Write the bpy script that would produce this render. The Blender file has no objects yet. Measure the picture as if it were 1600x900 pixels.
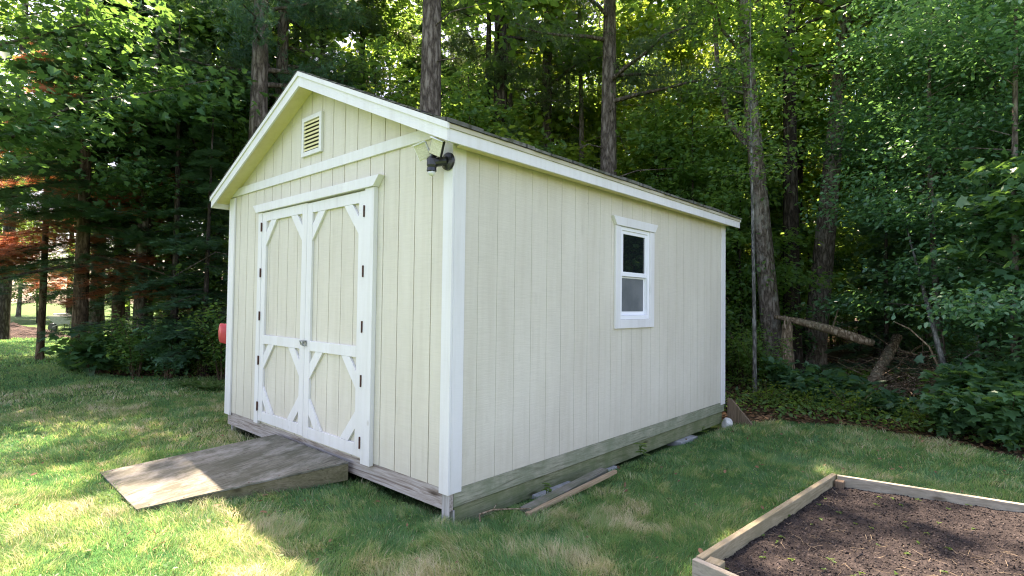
import bpy, math, random
import numpy as np
from mathutils import Vector, Matrix
R = math.radians
scn = bpy.context.scene
col = scn.collection

# ------------------------------------------------------------------ camera
CAM = np.array([2.9015, -2.5776, 1.3158]); YAW = 0.736; PIT = 0.0267; ROLL = 0.0128
FPX = 857.14
f_ = np.array([-math.sin(YAW)*math.cos(PIT), math.cos(YAW)*math.cos(PIT), math.sin(PIT)])
r_ = np.array([math.cos(YAW), math.sin(YAW), 0.0]); u_ = np.cross(r_, f_)
r2 = r_*math.cos(ROLL)+u_*math.sin(ROLL); u2 = -r_*math.sin(ROLL)+u_*math.cos(ROLL)
cd = bpy.data.cameras.new('camera'); co = bpy.data.objects.new('camera', cd); col.objects.link(co)
cd.sensor_width = 36; cd.lens = FPX/1600*36; cd.clip_start = .05; cd.clip_end = 1000
m = Matrix.Identity(4)
for i in range(3):
    m[i][0] = r2[i]; m[i][1] = u2[i]; m[i][2] = -f_[i]; m[i][3] = CAM[i]
co.matrix_world = m
scn.camera = co

# ------------------------------------------------------------------ sky, sun, exposure
TRAVEL = np.array([0.90, -0.436]); SUN_EL = 62.0          # horizontal way the sunlight travels
w = bpy.data.worlds.new('World'); scn.world = w; w.use_nodes = True
nt = w.node_tree; bg = nt.nodes['Background']
sky = nt.nodes.new('ShaderNodeTexSky'); sky.sky_type = 'NISHITA'; sky.sun_disc = False
sky.sun_elevation = R(SUN_EL); sky.sun_rotation = math.atan2(-TRAVEL[0], -TRAVEL[1])
sky.air_density = 1.0; sky.dust_density = 2.0; sky.ozone_density = 1.0
nt.links.new(sky.outputs[0], bg.inputs[0]); bg.inputs[1].default_value = 0.13
sl = bpy.data.lights.new('sun', 'SUN'); sl.energy = 5.0; sl.angle = R(.53); sl.color = (1, .93, .80)
so = bpy.data.objects.new('sun', sl); col.objects.link(so)
d = Vector((TRAVEL[0]*math.cos(R(SUN_EL)), TRAVEL[1]*math.cos(R(SUN_EL)), -math.sin(R(SUN_EL))))
so.rotation_euler = d.to_track_quat('-Z', 'Y').to_euler(); so.location = (-20, 12, 30)
scn.view_settings.view_transform = 'Standard'; scn.view_settings.look = 'None'
scn.view_settings.exposure = 2.45; scn.view_settings.gamma = 1
scn.view_settings.use_curve_mapping = False
scn.view_settings.use_white_balance = True; scn.view_settings.white_balance_temperature = 7450; scn.view_settings.white_balance_tint = 27
try:
    scn.cycles.max_bounces = 7; scn.cycles.diffuse_bounces = 4; scn.cycles.transmission_bounces = 4
    scn.cycles.glossy_bounces = 2; scn.cycles.transparent_max_bounces = 4
    scn.cycles.sample_clamp_indirect = 4.0; scn.cycles.filter_width = 1.15; scn.cycles.use_denoising = True; scn.cycles.denoising_prefilter = 'NONE'
    scn.cycles.caustics_reflective = False; scn.cycles.caustics_refractive = False
except Exception: pass

def W(u, depth):
    """ground position at a distance ahead, sideways by bearing"""
    fh = np.array([-math.sin(YAW), math.cos(YAW)]); rh = r_[:2]
    p = CAM[:2] + fh*depth + rh*depth*(u-800)/FPX
    return float(p[0]), float(p[1])

# ------------------------------------------------------------------ noise and terrain (numpy)
def hsh(ix, iy, s=0):
    n = (ix.astype(np.int64)*374761393 + iy.astype(np.int64)*668265263 + s*1442695041) & 0x7fffffff
    n = ((n ^ (n >> 13))*1274126177) & 0x7fffffff
    return ((n ^ (n >> 16)) & 0xffff)/65535.0
def vnoise(x, y, s=0):
    x = np.asarray(x, float); y = np.asarray(y, float)
    ix = np.floor(x); iy = np.floor(y); fx = x-ix; fy = y-iy
    fx = fx*fx*(3-2*fx); fy = fy*fy*(3-2*fy)
    a = hsh(ix, iy, s); b = hsh(ix+1, iy, s); c = hsh(ix, iy+1, s); e = hsh(ix+1, iy+1, s)
    return (a*(1-fx)+b*fx)*(1-fy)+(c*(1-fx)+e*fx)*fy
def fbm(x, y, s=0, o=3):
    t = 0; a = .5; q = 0
    for i in range(o):
        t = t+a*vnoise(np.asarray(x)*2**i, np.asarray(y)*2**i, s+i); q += a; a *= .5
    return t/q
def gz(x, y):
    x = np.asarray(x, float); y = np.asarray(y, float)
    z = -.22-.017*np.clip(y, 0, 6)+.035*(fbm(x*.7, y*.7, 3)-.5)
    z = z-.07*np.clip((y-.02)/.25, 0, 1)*np.clip((.16-x)/.22, 0, 1)*np.clip((x+4.2)/.3, 0, 1)*np.clip((5.2-y)/.3, 0, 1)
    back = np.clip((y-7)/6, 0, 1)*np.clip((x+6)/5, 0, 1)
    return z+back*.15*(fbm(x*.35, y*.35, 9)-.3)
FOREST = [(16, 1.0), (8, 3.4), (5.2, 4.6), (3.6, 5.3), (2.9, 5.75), (2.3, 6.0), (1.7, 6.25), (1.0, 6.1), (.45, 5.6), (.1, 5.2),
          (-1, 5.1), (-4.1, 4.7), (-4.6, 3.6), (-6.3, 2.6), (-8.3, 1.75), (-9.6, .6), (-10.8, .0), (-11.9, -.2),
          (-14, 1.6), (-17, 4.5), (-20, 9), (-25, 17), (-38, 40), (-30, 90), (60, 90), (90, 20), (50, -6)]
def inpoly(x, y, poly):
    x = np.asarray(x, float); y = np.asarray(y, float); c = np.zeros(x.shape, bool)
    n = len(poly); j = n-1
    for i in range(n):
        xi, yi = poly[i]; xj, yj = poly[j]
        if yi != yj:
            c ^= ((yi > y) != (yj > y)) & (x < (xj-xi)*(y-yi)/(yj-yi)+xi)
        j = i
    return c
def forest(x, y):
    return inpoly(x+.5*(fbm(x*1.3, y*1.3, 21)-.5), y+.5*(fbm(x*1.3+9, y*1.3, 22)-.5), FOREST)

# ------------------------------------------------------------------ material helpers
def mat(name):
    m = bpy.data.materials.new(name); m.use_nodes = True
    n = m.node_tree.nodes; return m, n, m.node_tree.links, n['Principled BSDF']
def N(n, t, **k):
    x = n.new(t)
    for a, b in k.items():
        if a in ('operation', 'blend_type', 'noise_dimensions', 'feature', 'data_type', 'attribute_name', 'wave_type', 'bands_direction', 'distance'):
            setattr(x, a, b)
        else: x.inputs[a].default_value = b
    return x
def ramp(n, stops):
    c = n.new('ShaderNodeValToRGB'); e = c.color_ramp.elements
    while len(e) > 1: e.remove(e[-1])
    e[0].position = stops[0][0]; e[0].color = (*stops[0][1], 1)
    for p, q in stops[1:]:
        k = e.new(p); k.color = (*q, 1)
    return c
def coords(n, l, scale=(1, 1, 1), rot=(0, 0, 0)):
    t = n.new('ShaderNodeTexCoord'); mp = n.new('ShaderNodeMapping')
    mp.inputs['Scale'].default_value = scale; mp.inputs['Rotation'].default_value = rot
    l.new(t.outputs['Object'], mp.inputs[0]); return mp.outputs[0]
def noise_mat(name, stops, scale=(4, 4, 4), rough=.7, bump=.3, bdist=.01, detail=6, nscale=1.0, spec=.3, bscale=None, rot=(0, 0, 0)):
    m, n, l, b = mat(name)
    c = coords(n, l, scale, rot)
    t = N(n, 'ShaderNodeTexNoise', Scale=nscale, Detail=detail, Roughness=.65); l.new(c, t.inputs[0])
    cr = ramp(n, stops); l.new(t.outputs[0], cr.inputs[0]); l.new(cr.outputs[0], b.inputs['Base Color'])
    b.inputs['Roughness'].default_value = rough; b.inputs['Specular IOR Level'].default_value = spec
    if bump:
        t2 = N(n, 'ShaderNodeTexNoise', Scale=1.0, Detail=5); l.new(coords(n, l, bscale or tuple(s*3 for s in scale), rot), t2.inputs[0])
        bp = N(n, 'ShaderNodeBump', Strength=bump); bp.inputs['Distance'].default_value = bdist
        l.new(t2.outputs[0], bp.inputs['Height']); l.new(bp.outputs[0], b.inputs['Normal'])
    return m

def paint_mat(name, c1, c2, dirt, saw=True, rough=.6):
    """painted rough-sawn wood: faint blotches, fine horizontal saw marks, specks of dirt"""
    m, n, l, b = mat(name)
    big = N(n, 'ShaderNodeTexNoise', Scale=1.0, Detail=5, Roughness=.6); l.new(coords(n, l, (1.6, 1.6, .9)), big.inputs[0])
    cr = ramp(n, [(.3, c1), (.7, c2)]); l.new(big.outputs[0], cr.inputs[0])
    sp = N(n, 'ShaderNodeTexNoise', Scale=1.0, Detail=3); l.new(coords(n, l, (9, 9, 3.2)), sp.inputs[0])
    sr = ramp(n, [(.66, (0, 0, 0)), (.82, (1, 1, 1))]); l.new(sp.outputs[0], sr.inputs[0])
    mx = N(n, 'ShaderNodeMix', data_type='RGBA'); mx.blend_type = 'MIX'
    mul = N(n, 'ShaderNodeMath', operation='MULTIPLY'); l.new(sr.outputs[0], mul.inputs[0]); mul.inputs[1].default_value = .30
    l.new(mul.outputs[0], mx.inputs[0]); l.new(cr.outputs[0], mx.inputs[6]); mx.inputs[7].default_value = (*dirt, 1)
    # rain-splash dirt near the foot of the wall and grain streaks
    st = N(n, 'ShaderNodeTexNoise', Scale=1.0, Detail=5, Roughness=.75); l.new(coords(n, l, (5, 5, 110)), st.inputs[0])
    s3 = ramp(n, [(.35, (.80, .80, .78)), (.62, (1, 1, 1))]); l.new(st.outputs[0], s3.inputs[0])
    m2 = N(n, 'ShaderNodeMix', data_type='RGBA'); m2.blend_type = 'MULTIPLY'; m2.inputs[0].default_value = .35 if saw else .10
    l.new(mx.outputs[2], m2.inputs[6]); l.new(s3.outputs[0], m2.inputs[7])
    tc = n.new('ShaderNodeTexCoord'); sx = n.new('ShaderNodeSeparateXYZ'); l.new(tc.outputs['Object'], sx.inputs[0])
    mr = N(n, 'ShaderNodeMapRange'); mr.inputs['From Min'].default_value = 0; mr.inputs['From Max'].default_value = .42
    mr.inputs['To Min'].default_value = .55; mr.inputs['To Max'].default_value = 0; l.new(sx.outputs[2], mr.inputs[0])
    nn = N(n, 'ShaderNodeTexNoise', Scale=1.0, Detail=5, Roughness=.7); l.new(coords(n, l, (7, 7, 9)), nn.inputs[0])
    q = N(n, 'ShaderNodeMath', operation='MULTIPLY'); l.new(mr.outputs[0], q.inputs[0]); l.new(nn.outputs[0], q.inputs[1])
    m3 = N(n, 'ShaderNodeMix', data_type='RGBA'); l.new(q.outputs[0], m3.inputs[0]); l.new(m2.outputs[2], m3.inputs[6])
    m3.inputs[7].default_value = (dirt[0]*1.2, dirt[1]*1.2, dirt[2]*1.1, 1)
    vo = N(n, 'ShaderNodeTexVoronoi', Scale=1.0); l.new(coords(n, l, (4.9, 4.9, 2.46) if saw else (3.1, 3.1, 2.3)), vo.inputs[0])
    kr = ramp(n, [(.010, (.45, .42, .36)), (.022, (1, 1, 1))] if saw else [(.03, (.80, .79, .74)), (.07, (1, 1, 1))]); l.new(vo.outputs['Distance'], kr.inputs[0])
    v2 = N(n, 'ShaderNodeTexNoise', Scale=1.0, Detail=6, Roughness=.7); l.new(coords(n, l, (14, 14, .8)), v2.inputs[0])
    k2 = ramp(n, [(.30, (.90, .89, .86)), (.55, (1, 1, 1))]); l.new(v2.outputs[0], k2.inputs[0])
    m4 = N(n, 'ShaderNodeMix', data_type='RGBA'); m4.blend_type = 'MULTIPLY'; m4.inputs[0].default_value = 1; l.new(m3.outputs[2], m4.inputs[6]); l.new(kr.outputs[0], m4.inputs[7])
    m5 = N(n, 'ShaderNodeMix', data_type='RGBA'); m5.blend_type = 'MULTIPLY'; m5.inputs[0].default_value = .8; l.new(m4.outputs[2], m5.inputs[6]); l.new(k2.outputs[0], m5.inputs[7])
    l.new(m5.outputs[2], b.inputs['Base Color']); b.inputs['Roughness'].default_value = rough
    b.inputs['Specular IOR Level'].default_value = .25
    bp = N(n, 'ShaderNodeBump', Strength=.75 if saw else .3); bp.inputs['Distance'].default_value = .003
    l.new(st.outputs[0], bp.inputs['Height']); l.new(bp.outputs[0], b.inputs['Normal'])
    return m

M = {}
M['siding'] = paint_mat('cream_siding', (.57, .538, .445), (.64, .61, .51), (.33, .305, .24))
M['trim'] = paint_mat('white_trim', (.64, .64, .625), (.71, .71, .69), (.38, .38, .34), saw=False, rough=.5)
M['soffit'] = paint_mat('bounce_tinted_cream', (.66, .60, .30), (.72, .66, .38), (.35, .33, .22), saw=False)  # cream paint with yellow bounce light under the eaves put into its colour
M['drip'] = noise_mat('weathered_drip_edge', [(.3, (.36, .33, .24)), (.7, (.50, .47, .36))], (3, 3, 20))
M['vinyl'] = noise_mat('white_vinyl', [(.3, (.76, .78, .80)), (.7, (.80, .82, .83))], rough=.35, bump=0)
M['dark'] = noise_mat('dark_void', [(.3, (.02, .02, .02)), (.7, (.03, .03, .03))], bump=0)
M['seam'] = noise_mat('dark_seam', [(.3, (.13, .12, .09)), (.7, (.2, .19, .15))], bump=0)
M['black'] = noise_mat('black_plastic', [(.3, (.010, .011, .014)), (.7, (.018, .019, .022))], rough=.35, bump=0, spec=.5)
M['lens'] = noise_mat('lamp_lens', [(.4, (.50, .48, .38)), (.6, (.62, .60, .50))], (90, 90, 90), rough=.3, bump=.4, bdist=.002)
M['sensor'] = noise_mat('sensor_dome', [(.3, (.55, .57, .55)), (.7, (.62, .64, .62))], rough=.3, bump=0)
M['hinge'] = noise_mat('rusty_hinge', [(.35, (.035, .018, .014)), (.65, (.10, .035, .022))], (60, 60, 60), rough=.6)
M['steel'] = noise_mat('galvanised_steel', [(.3, (.25, .27, .27)), (.7, (.42, .44, .44))], (60, 60, 60), rough=.4)
M['steel'].node_tree.nodes['Principled BSDF'].inputs['Metallic'].default_value = .8
M['kayak'] = noise_mat('red_kayak_plastic', [(.3, (.55, .06, .06)), (.7, (.66, .10, .10))], rough=.4, bump=0)
M['concrete'] = noise_mat('concrete_block', [(.3, (.20, .21, .20)), (.7, (.34, .35, .33))], (14, 14, 14), rough=.9, bump=.6)
M['stone'] = noise_mat('pale_stone', [(.3, (.38, .38, .33)), (.7, (.60, .60, .54))], (10, 10, 10), rough=.85, bump=.5)

def wood_mat(name, dark, mid, light, along='x', green=None, bump=.5, knots=True, stain=None):
    """weathered timber: long grain, knots, blotches of algae or silvering"""
    m, n, l, b = mat(name)
    s = {'x': (1.3, 22, 22), 'y': (22, 1.6, 22), 'z': (22, 22, 1.3)}[along]
    wv = N(n, 'ShaderNodeTexNoise', Scale=1.0, Detail=4, Distortion=1.6, Roughness=.6); l.new(coords(n, l, tuple(q*.8 for q in s)), wv.inputs[0])
    mu = N(n, 'ShaderNodeMath', operation='MULTIPLY'); l.new(wv.outputs[0], mu.inputs[0]); mu.inputs[1].default_value = 16
    si = N(n, 'ShaderNodeMath', operation='SINE'); l.new(mu.outputs[0], si.inputs[0])
    ad = N(n, 'ShaderNodeMath', operation='MULTIPLY_ADD'); l.new(si.outputs[0], ad.inputs[0]); ad.inputs[1].default_value = .22; ad.inputs[2].default_value = .5
    fine = N(n, 'ShaderNodeTexNoise', Scale=1.0, Detail=6, Roughness=.7); l.new(coords(n, l, tuple(q*3.5 for q in s)), fine.inputs[0])
    mi = N(n, 'ShaderNodeMix', data_type='FLOAT'); mi.inputs[0].default_value = .55; l.new(ad.outputs[0], mi.inputs[2]); l.new(fine.outputs[0], mi.inputs[3])
    cr = ramp(n, [(.28, dark), (.48, mid), (.68, light)]); l.new(mi.outputs[0], cr.inputs[0])
    out = cr.outputs[0]
    if green:
        bl = N(n, 'ShaderNodeTexNoise', Scale=1.0, Detail=6, Roughness=.65); l.new(coords(n, l, (4.5, 4.5, 4.5)), bl.inputs[0])
        br = ramp(n, [(.38, (0, 0, 0)), (.62, (1, 1, 1))]); l.new(bl.outputs[0], br.inputs[0])
        ml = N(n, 'ShaderNodeMath', operation='MULTIPLY'); l.new(br.outputs[0], ml.inputs[0]); ml.inputs[1].default_value = .75
        mx = N(n, 'ShaderNodeMix', data_type='RGBA'); l.new(ml.outputs[0], mx.inputs[0]); l.new(out, mx.inputs[6]); mx.inputs[7].default_value = (*green, 1)
        out = mx.outputs[2]
    if stain:
        bl = N(n, 'ShaderNodeTexNoise', Scale=1.0, Detail=8, Roughness=.75); l.new(coords(n, l, (3.2, 2.1, 3), (0, 0, .3)), bl.inputs[0])
        br = ramp(n, [(.50, (0, 0, 0)), (.66, (1, 1, 1))]); l.new(bl.outputs[0], br.inputs[0])
        mx = N(n, 'ShaderNodeMix', data_type='RGBA'); l.new(br.outputs[0], mx.inputs[0]); l.new(out, mx.inputs[6]); mx.inputs[7].default_value = (*stain, 1)
        out = mx.outputs[2]
    if knots:
        vo = N(n, 'ShaderNodeTexVoronoi', Scale=1.0); vo.inputs['Randomness'].default_value = 1
        ks = {'x': (1.6, 6, 6), 'y': (6, 1.6, 6), 'z': (6, 6, 1.6)}[along]; l.new(coords(n, l, ks), vo.inputs[0])
        kr = ramp(n, [(.05, (.30, .26, .22)), (.13, (1, 1, 1))]); l.new(vo.outputs['Distance'], kr.inputs[0])
        mk = N(n, 'ShaderNodeMix', data_type='RGBA'); mk.blend_type = 'MULTIPLY'; mk.inputs[0].default_value = .8
        l.new(out, mk.inputs[6]); l.new(kr.outputs[0], mk.inputs[7]); out = mk.outputs[2]
    l.new(out, b.inputs['Base Color']); b.inputs['Roughness'].default_value = .85; b.inputs['Specular IOR Level'].default_value = .2
    bp = N(n, 'ShaderNodeBump', Strength=bump); bp.inputs['Distance'].default_value = .004
    l.new(mi.outputs[0], bp.inputs['Height']); l.new(bp.outputs[0], b.inputs['Normal'])
    return m
M['rim_front'] = wood_mat('weathered_rim_timber', (.09, .065, .05), (.24, .20, .165), (.42, .39, .35), 'x')
M['rim_side'] = wood_mat('green_treated_rim', (.08, .08, .055), (.20, .205, .14), (.34, .34, .25), 'y', green=(.15, .18, .11))
M['skid'] = wood_mat('green_treated_skid', (.06, .06, .032), (.14, .15, .08), (.24, .245, .15), 'y', green=(.10, .13, .055))
M['post'] = wood_mat('grey_post', (.16, .15, .13), (.30, .29, .26), (.42, .41, .38), 'z')
M['ramp_top'] = wood_mat('grey_ramp_plywood', (.038, .036, .027), (.100, .096, .072), (.185, .178, .138), 'y', green=(.065, .070, .045), stain=(.23, .225, .19), knots=False)
M['ramp_side'] = wood_mat('mossy_ramp_beam', (.05, .045, .025), (.12, .105, .06), (.20, .175, .11), 'y', green=(.085, .085, .038))
M['lumber_old'] = wood_mat('old_grey_board', (.05, .045, .035), (.13, .12, .095), (.24, .22, .18), 'x', green=(.08, .10, .05))
M['lumber_tan'] = wood_mat('tan_strip', (.10, .065, .035), (.24, .17, .095), (.36, .27, .17), 'x', knots=False)
M['bed_y'] = wood_mat('raised_bed_board', (.12, .095, .055), (.25, .205, .125), (.38, .325, .215), 'y', green=(.20, .175, .10))
M['bed_x'] = wood_mat('raised_bed_board_across', (.15, .125, .09), (.29, .255, .19), (.43, .385, .30), 'x', green=(.23, .21, .15))
M['plank'] = wood_mat('brown_plank', (.04, .03, .018), (.11, .08, .05), (.19, .14, .095), 'z')

def bark_mat(name, dark, mid, light, lichen=None, scale=1.0):
    m, n, l, b = mat(name)
    c = coords(n, l, (13*scale, 13*scale, 3.2*scale))
    vo = N(n, 'ShaderNodeTexVoronoi', Scale=1.6, feature='DISTANCE_TO_EDGE')
    wn = N(n, 'ShaderNodeTexNoise', Scale=1.4, Detail=5); l.new(c, wn.inputs[0])
    mm = N(n, 'ShaderNodeMix', data_type='VECTOR'); mm.inputs[0].default_value = .55
    l.new(c, mm.inputs[4]); l.new(wn.outputs['Color'], mm.inputs[5]); l.new(mm.outputs[1], vo.inputs[0])
    fine = N(n, 'ShaderNodeTexNoise', Scale=1.0, Detail=8, Roughness=.7); l.new(coords(n, l, (30*scale, 30*scale, 11*scale)), fine.inputs[0])
    ad = N(n, 'ShaderNodeMath', operation='MULTIPLY_ADD'); l.new(vo.outputs['Distance'], ad.inputs[0]); ad.inputs[1].default_value = 1.4; l.new(fine.outputs[0], ad.inputs[2])
    cr = ramp(n, [(.42, dark), (.72, mid), (1.0, light)]); l.new(ad.outputs[0], cr.inputs[0])
    out = cr.outputs[0]
    if lichen:
        bl = N(n, 'ShaderNodeTexNoise', Scale=1.0, Detail=6, Roughness=.7); l.new(coords(n, l, (3.5, 3.5, 2.6)), bl.inputs[0])
        br = ramp(n, [(.52, (0, 0, 0)), (.66, (1, 1, 1))]); l.new(bl.outputs[0], br.inputs[0])
        ml = N(n, 'ShaderNodeMath', operation='MULTIPLY'); l.new(br.outputs[0], ml.inputs[0]); ml.inputs[1].default_value = .7
        mx = N(n, 'ShaderNodeMix', data_type='RGBA'); l.new(ml.outputs[0], mx.inputs[0]); l.new(out, mx.inputs[6]); mx.inputs[7].default_value = (*lichen, 1)
        out = mx.outputs[2]
    l.new(out, b.inputs['Base Color']); b.inputs['Roughness'].default_value = .9; b.inputs['Specular IOR Level'].default_value = .15
    bp = N(n, 'ShaderNodeBump', Strength=.9); bp.inputs['Distance'].default_value = .02
    l.new(ad.outputs[0], bp.inputs['Height']); l.new(bp.outputs[0], b.inputs['Normal'])
    return m
M['bark_pine'] = bark_mat('grey_pine_bark', (.038, .030, .023), (.115, .094, .076), (.21, .18, .15))
M['bark_maple'] = bark_mat('lichened_maple_bark', (.045, .036, .026), (.135, .11, .084), (.25, .215, .175), lichen=(.30, .30, .25), scale=1.4)
M['bark_dark'] = bark_mat('dark_bark', (.018, .014, .011), (.05, .040, .030), (.10, .085, .07), scale=1.2)
M['bark_brown'] = bark_mat('brown_bark', (.035, .024, .014), (.10, .07, .042), (.18, .135, .09), scale=1.1)
M['bark_birch'] = bark_mat('mottled_birch_bark', (.04, .04, .035), (.14, .14, .12), (.26, .26, .23), lichen=(.40, .41, .37), scale=2.0)
M['deadwood'] = bark_mat('brown_deadwood', (.085, .060, .034), (.25, .185, .115), (.44, .35, .24), lichen=(.19, .18, .115), scale=1.8)

def leaf_mat(name, dark, light, trans, tfac=.42, rough=.42, patch=None, spec=.4):
    m, n, l, b = mat(name)
    at = n.new('ShaderNodeAttribute'); at.attribute_name = 'v'
    cr = ramp(n, [(0, dark), (1, light)] if not patch else [(0, dark), (.86, light), (1, patch)])
    l.new(at.outputs['Fac'], cr.inputs[0]); l.new(cr.outputs[0], b.inputs['Base Color'])
    b.inputs['Roughness'].default_value = rough; b.inputs['Specular IOR Level'].default_value = spec
    tr = n.new('ShaderNodeBsdfTranslucent')
    tm = N(n, 'ShaderNodeMix', data_type='RGBA'); tm.inputs[0].default_value = .8; l.new(cr.outputs[0], tm.inputs[6]); tm.inputs[7].default_value = (*trans, 1)
    l.new(tm.outputs[2], tr.inputs[0])
    mx = n.new('ShaderNodeMixShader'); mx.inputs[0].default_value = tfac
    l.new(b.outputs[0], mx.inputs[1]); l.new(tr.outputs[0], mx.inputs[2]); l.new(mx.outputs[0], n['Material Output'].inputs[0])
    return m
M['leaf_maple'] = leaf_mat('maple_leaf', (.044, .130, .068), (.085, .200, .085), (.21, .43, .06))
M['leaf_green'] = leaf_mat('broad_leaf', (.052, .138, .050), (.108, .225, .070), (.34, .56, .08), tfac=.55)
M['leaf_lime'] = leaf_mat('lime_birch_leaf', (.050, .115, .028), (.10, .19, .040), (.34, .48, .045), tfac=.55)  # yellow-green leaf colour with strong translucency
M['leaf_dark'] = leaf_mat('beech_leaf', (.036, .120, .066), (.094, .225, .105), (.19, .44, .09), tfac=.40, rough=.33, spec=.5)
M['needle_dark'] = leaf_mat('hemlock_needle', (.036, .100, .062), (.072, .172, .092), (.15, .31, .08), tfac=.3, rough=.5, spec=.3)
M['needle_pine'] = leaf_mat('white_pine_needle', (.055, .105, .055), (.11, .18, .085), (.22, .34, .10), tfac=.40, rough=.5, spec=.3)
M['needle_dead'] = leaf_mat('dead_rust_needle', (.30, .11, .06), (.50, .21, .11), (.80, .34, .15), tfac=.5, rough=.7)
M['fern'] = leaf_mat('fern_frond', (.045, .10, .035), (.09, .17, .05), (.2, .34, .05), tfac=.4)

# grass blade material: green to straw by natural blade colour
gm, n, l, b = mat('grass_blade')
at = n.new('ShaderNodeAttribute'); at.attribute_name = 'v'
cr = ramp(n, [(0, (.056, .160, .066)), (.35, (.115, .250, .085)), (.62, (.235, .325, .115)), (.80, (.34, .33, .16)), (1, (.54, .48, .33))])
l.new(at.outputs['Fac'], cr.inputs[0]); l.new(cr.outputs[0], b.inputs['Base Color']); b.inputs['Roughness'].default_value = .5
b.inputs['Specular IOR Level'].default_value = .35
tr = n.new('ShaderNodeBsdfTranslucent'); l.new(cr.outputs[0], tr.inputs[0])
hs = N(n, 'ShaderNodeHueSaturation', Value=1.7, Saturation=1.1); l.new(cr.outputs[0], hs.inputs['Color']); l.new(hs.outputs[0], tr.inputs[0])
mx = n.new('ShaderNodeMixShader'); mx.inputs[0].default_value = .4
l.new(b.outputs[0], mx.inputs[1]); l.new(tr.outputs[0], mx.inputs[2]); l.new(mx.outputs[0], n['Material Output'].inputs[0])
M['grass'] = gm
M['lawn'] = noise_mat('thatch_and_lawn', [(.25, (.038, .080, .022)), (.5, (.070, .130, .038)), (.70, (.115, .150, .055)), (.85, (.18, .16, .09))], (1.9, 1.9, 1.9), rough=.95, bump=.9, bdist=.03, detail=9, bscale=(60, 60, 60), spec=.1)
M['litter'] = noise_mat('leaf_litter', [(.3, (.022, .016, .010)), (.5, (.055, .038, .022)), (.68, (.12, .075, .040)), (.8, (.17, .12, .075))], (9, 9, 9), rough=.95, bump=1.0, bdist=.04, detail=10, bscale=(30, 30, 30), spec=.1)
M['soil'] = noise_mat('dark_garden_soil', [(.3, (.014, .012, .011)), (.5, (.030, .025, .022)), (.66, (.052, .043, .037)), (.8, (.10, .08, .065))], (16, 16, 16), rough=.95, bump=1.0, bdist=.03, detail=12, bscale=(50, 50, 50), spec=.15)
M['mulch'] = noise_mat('dark_mulch', [(.3, (.02, .013, .009)), (.7, (.09, .06, .045))], (6, 6, 6), rough=.95, bump=1, bdist=.05)
M['straw'] = leaf_mat('straw', (.25, .19, .11), (.42, .34, .22), (.4, .3, .15), tfac=.2, rough=.7)
M['litter_leaf'] = leaf_mat('fallen_leaf', (.09, .045, .02), (.24, .14, .07), (.25, .12, .04), tfac=.2, rough=.7)
M['chip'] = leaf_mat('soil_crumb', (.014, .011, .009), (.075, .06, .05), (.05, .04, .03), tfac=.05, rough=.9)

def shingle_mat():
    m, n, l, b = mat('grey_shingle')
    br = N(n, 'ShaderNodeTexBrick', Scale=1.0); br.inputs['Mortar Size'].default_value = .012
    br.inputs['Color1'].default_value = (.085, .085, .075, 1); br.inputs['Color2'].default_value = (.15, .15, .13, 1); br.inputs['Mortar'].default_value = (.02, .02, .02, 1)
    br.inputs['Brick Width'].default_value = .3; br.inputs['Row Height'].default_value = .14
    l.new(coords(n, l, (1, 1, 1), (0, 0, R(90))), br.inputs[0])
    no = N(n, 'ShaderNodeTexNoise', Scale=1.0, Detail=8); l.new(coords(n, l, (14, 14, 14)), no.inputs[0])
    mr = ramp(n, [(.45, (.0, 0, 0)), (.65, (1, 1, 1))]); l.new(no.outputs[0], mr.inputs[0])
    mx = N(n, 'ShaderNodeMix', data_type='RGBA'); l.new(mr.outputs[0], mx.inputs[0]); l.new(br.outputs[0], mx.inputs[6]); mx.inputs[7].default_value = (.05, .055, .03, 1)
    l.new(mx.outputs[2], b.inputs['Base Color']); b.inputs['Roughness'].default_value = .95
    bp = N(n, 'ShaderNodeBump', Strength=.8); bp.inputs['Distance'].default_value = .01; l.new(no.outputs[0], bp.inputs['Height']); l.new(bp.outputs[0], b.inputs['Normal'])
    return m
M['shingle'] = shingle_mat()
def glass_mat(name, base, rough):
    m, n, l, b = mat(name)
    no = N(n, 'ShaderNodeTexNoise', Scale=1.0, Detail=2); l.new(coords(n, l, (2, 2, 2)), no.inputs[0])
    b.inputs['Base Color'].default_value = (*base, 1); b.inputs['Roughness'].default_value = rough; b.inputs['Specular IOR Level'].default_value = .9
    bp = N(n, 'ShaderNodeBump', Strength=.04); l.new(no.outputs[0], bp.inputs['Height']); l.new(bp.outputs[0], b.inputs['Normal'])
    return m
M['glass'] = glass_mat('dark_window_glass', (.008, .012, .012), .015)
M['screen'] = noise_mat('grey_insect_screen', [(.4, (.10, .115, .12)), (.6, (.14, .155, .16))], (3, 3, 3), rough=.5, bump=.3, bdist=.001, bscale=(500, 500, 500))

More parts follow.
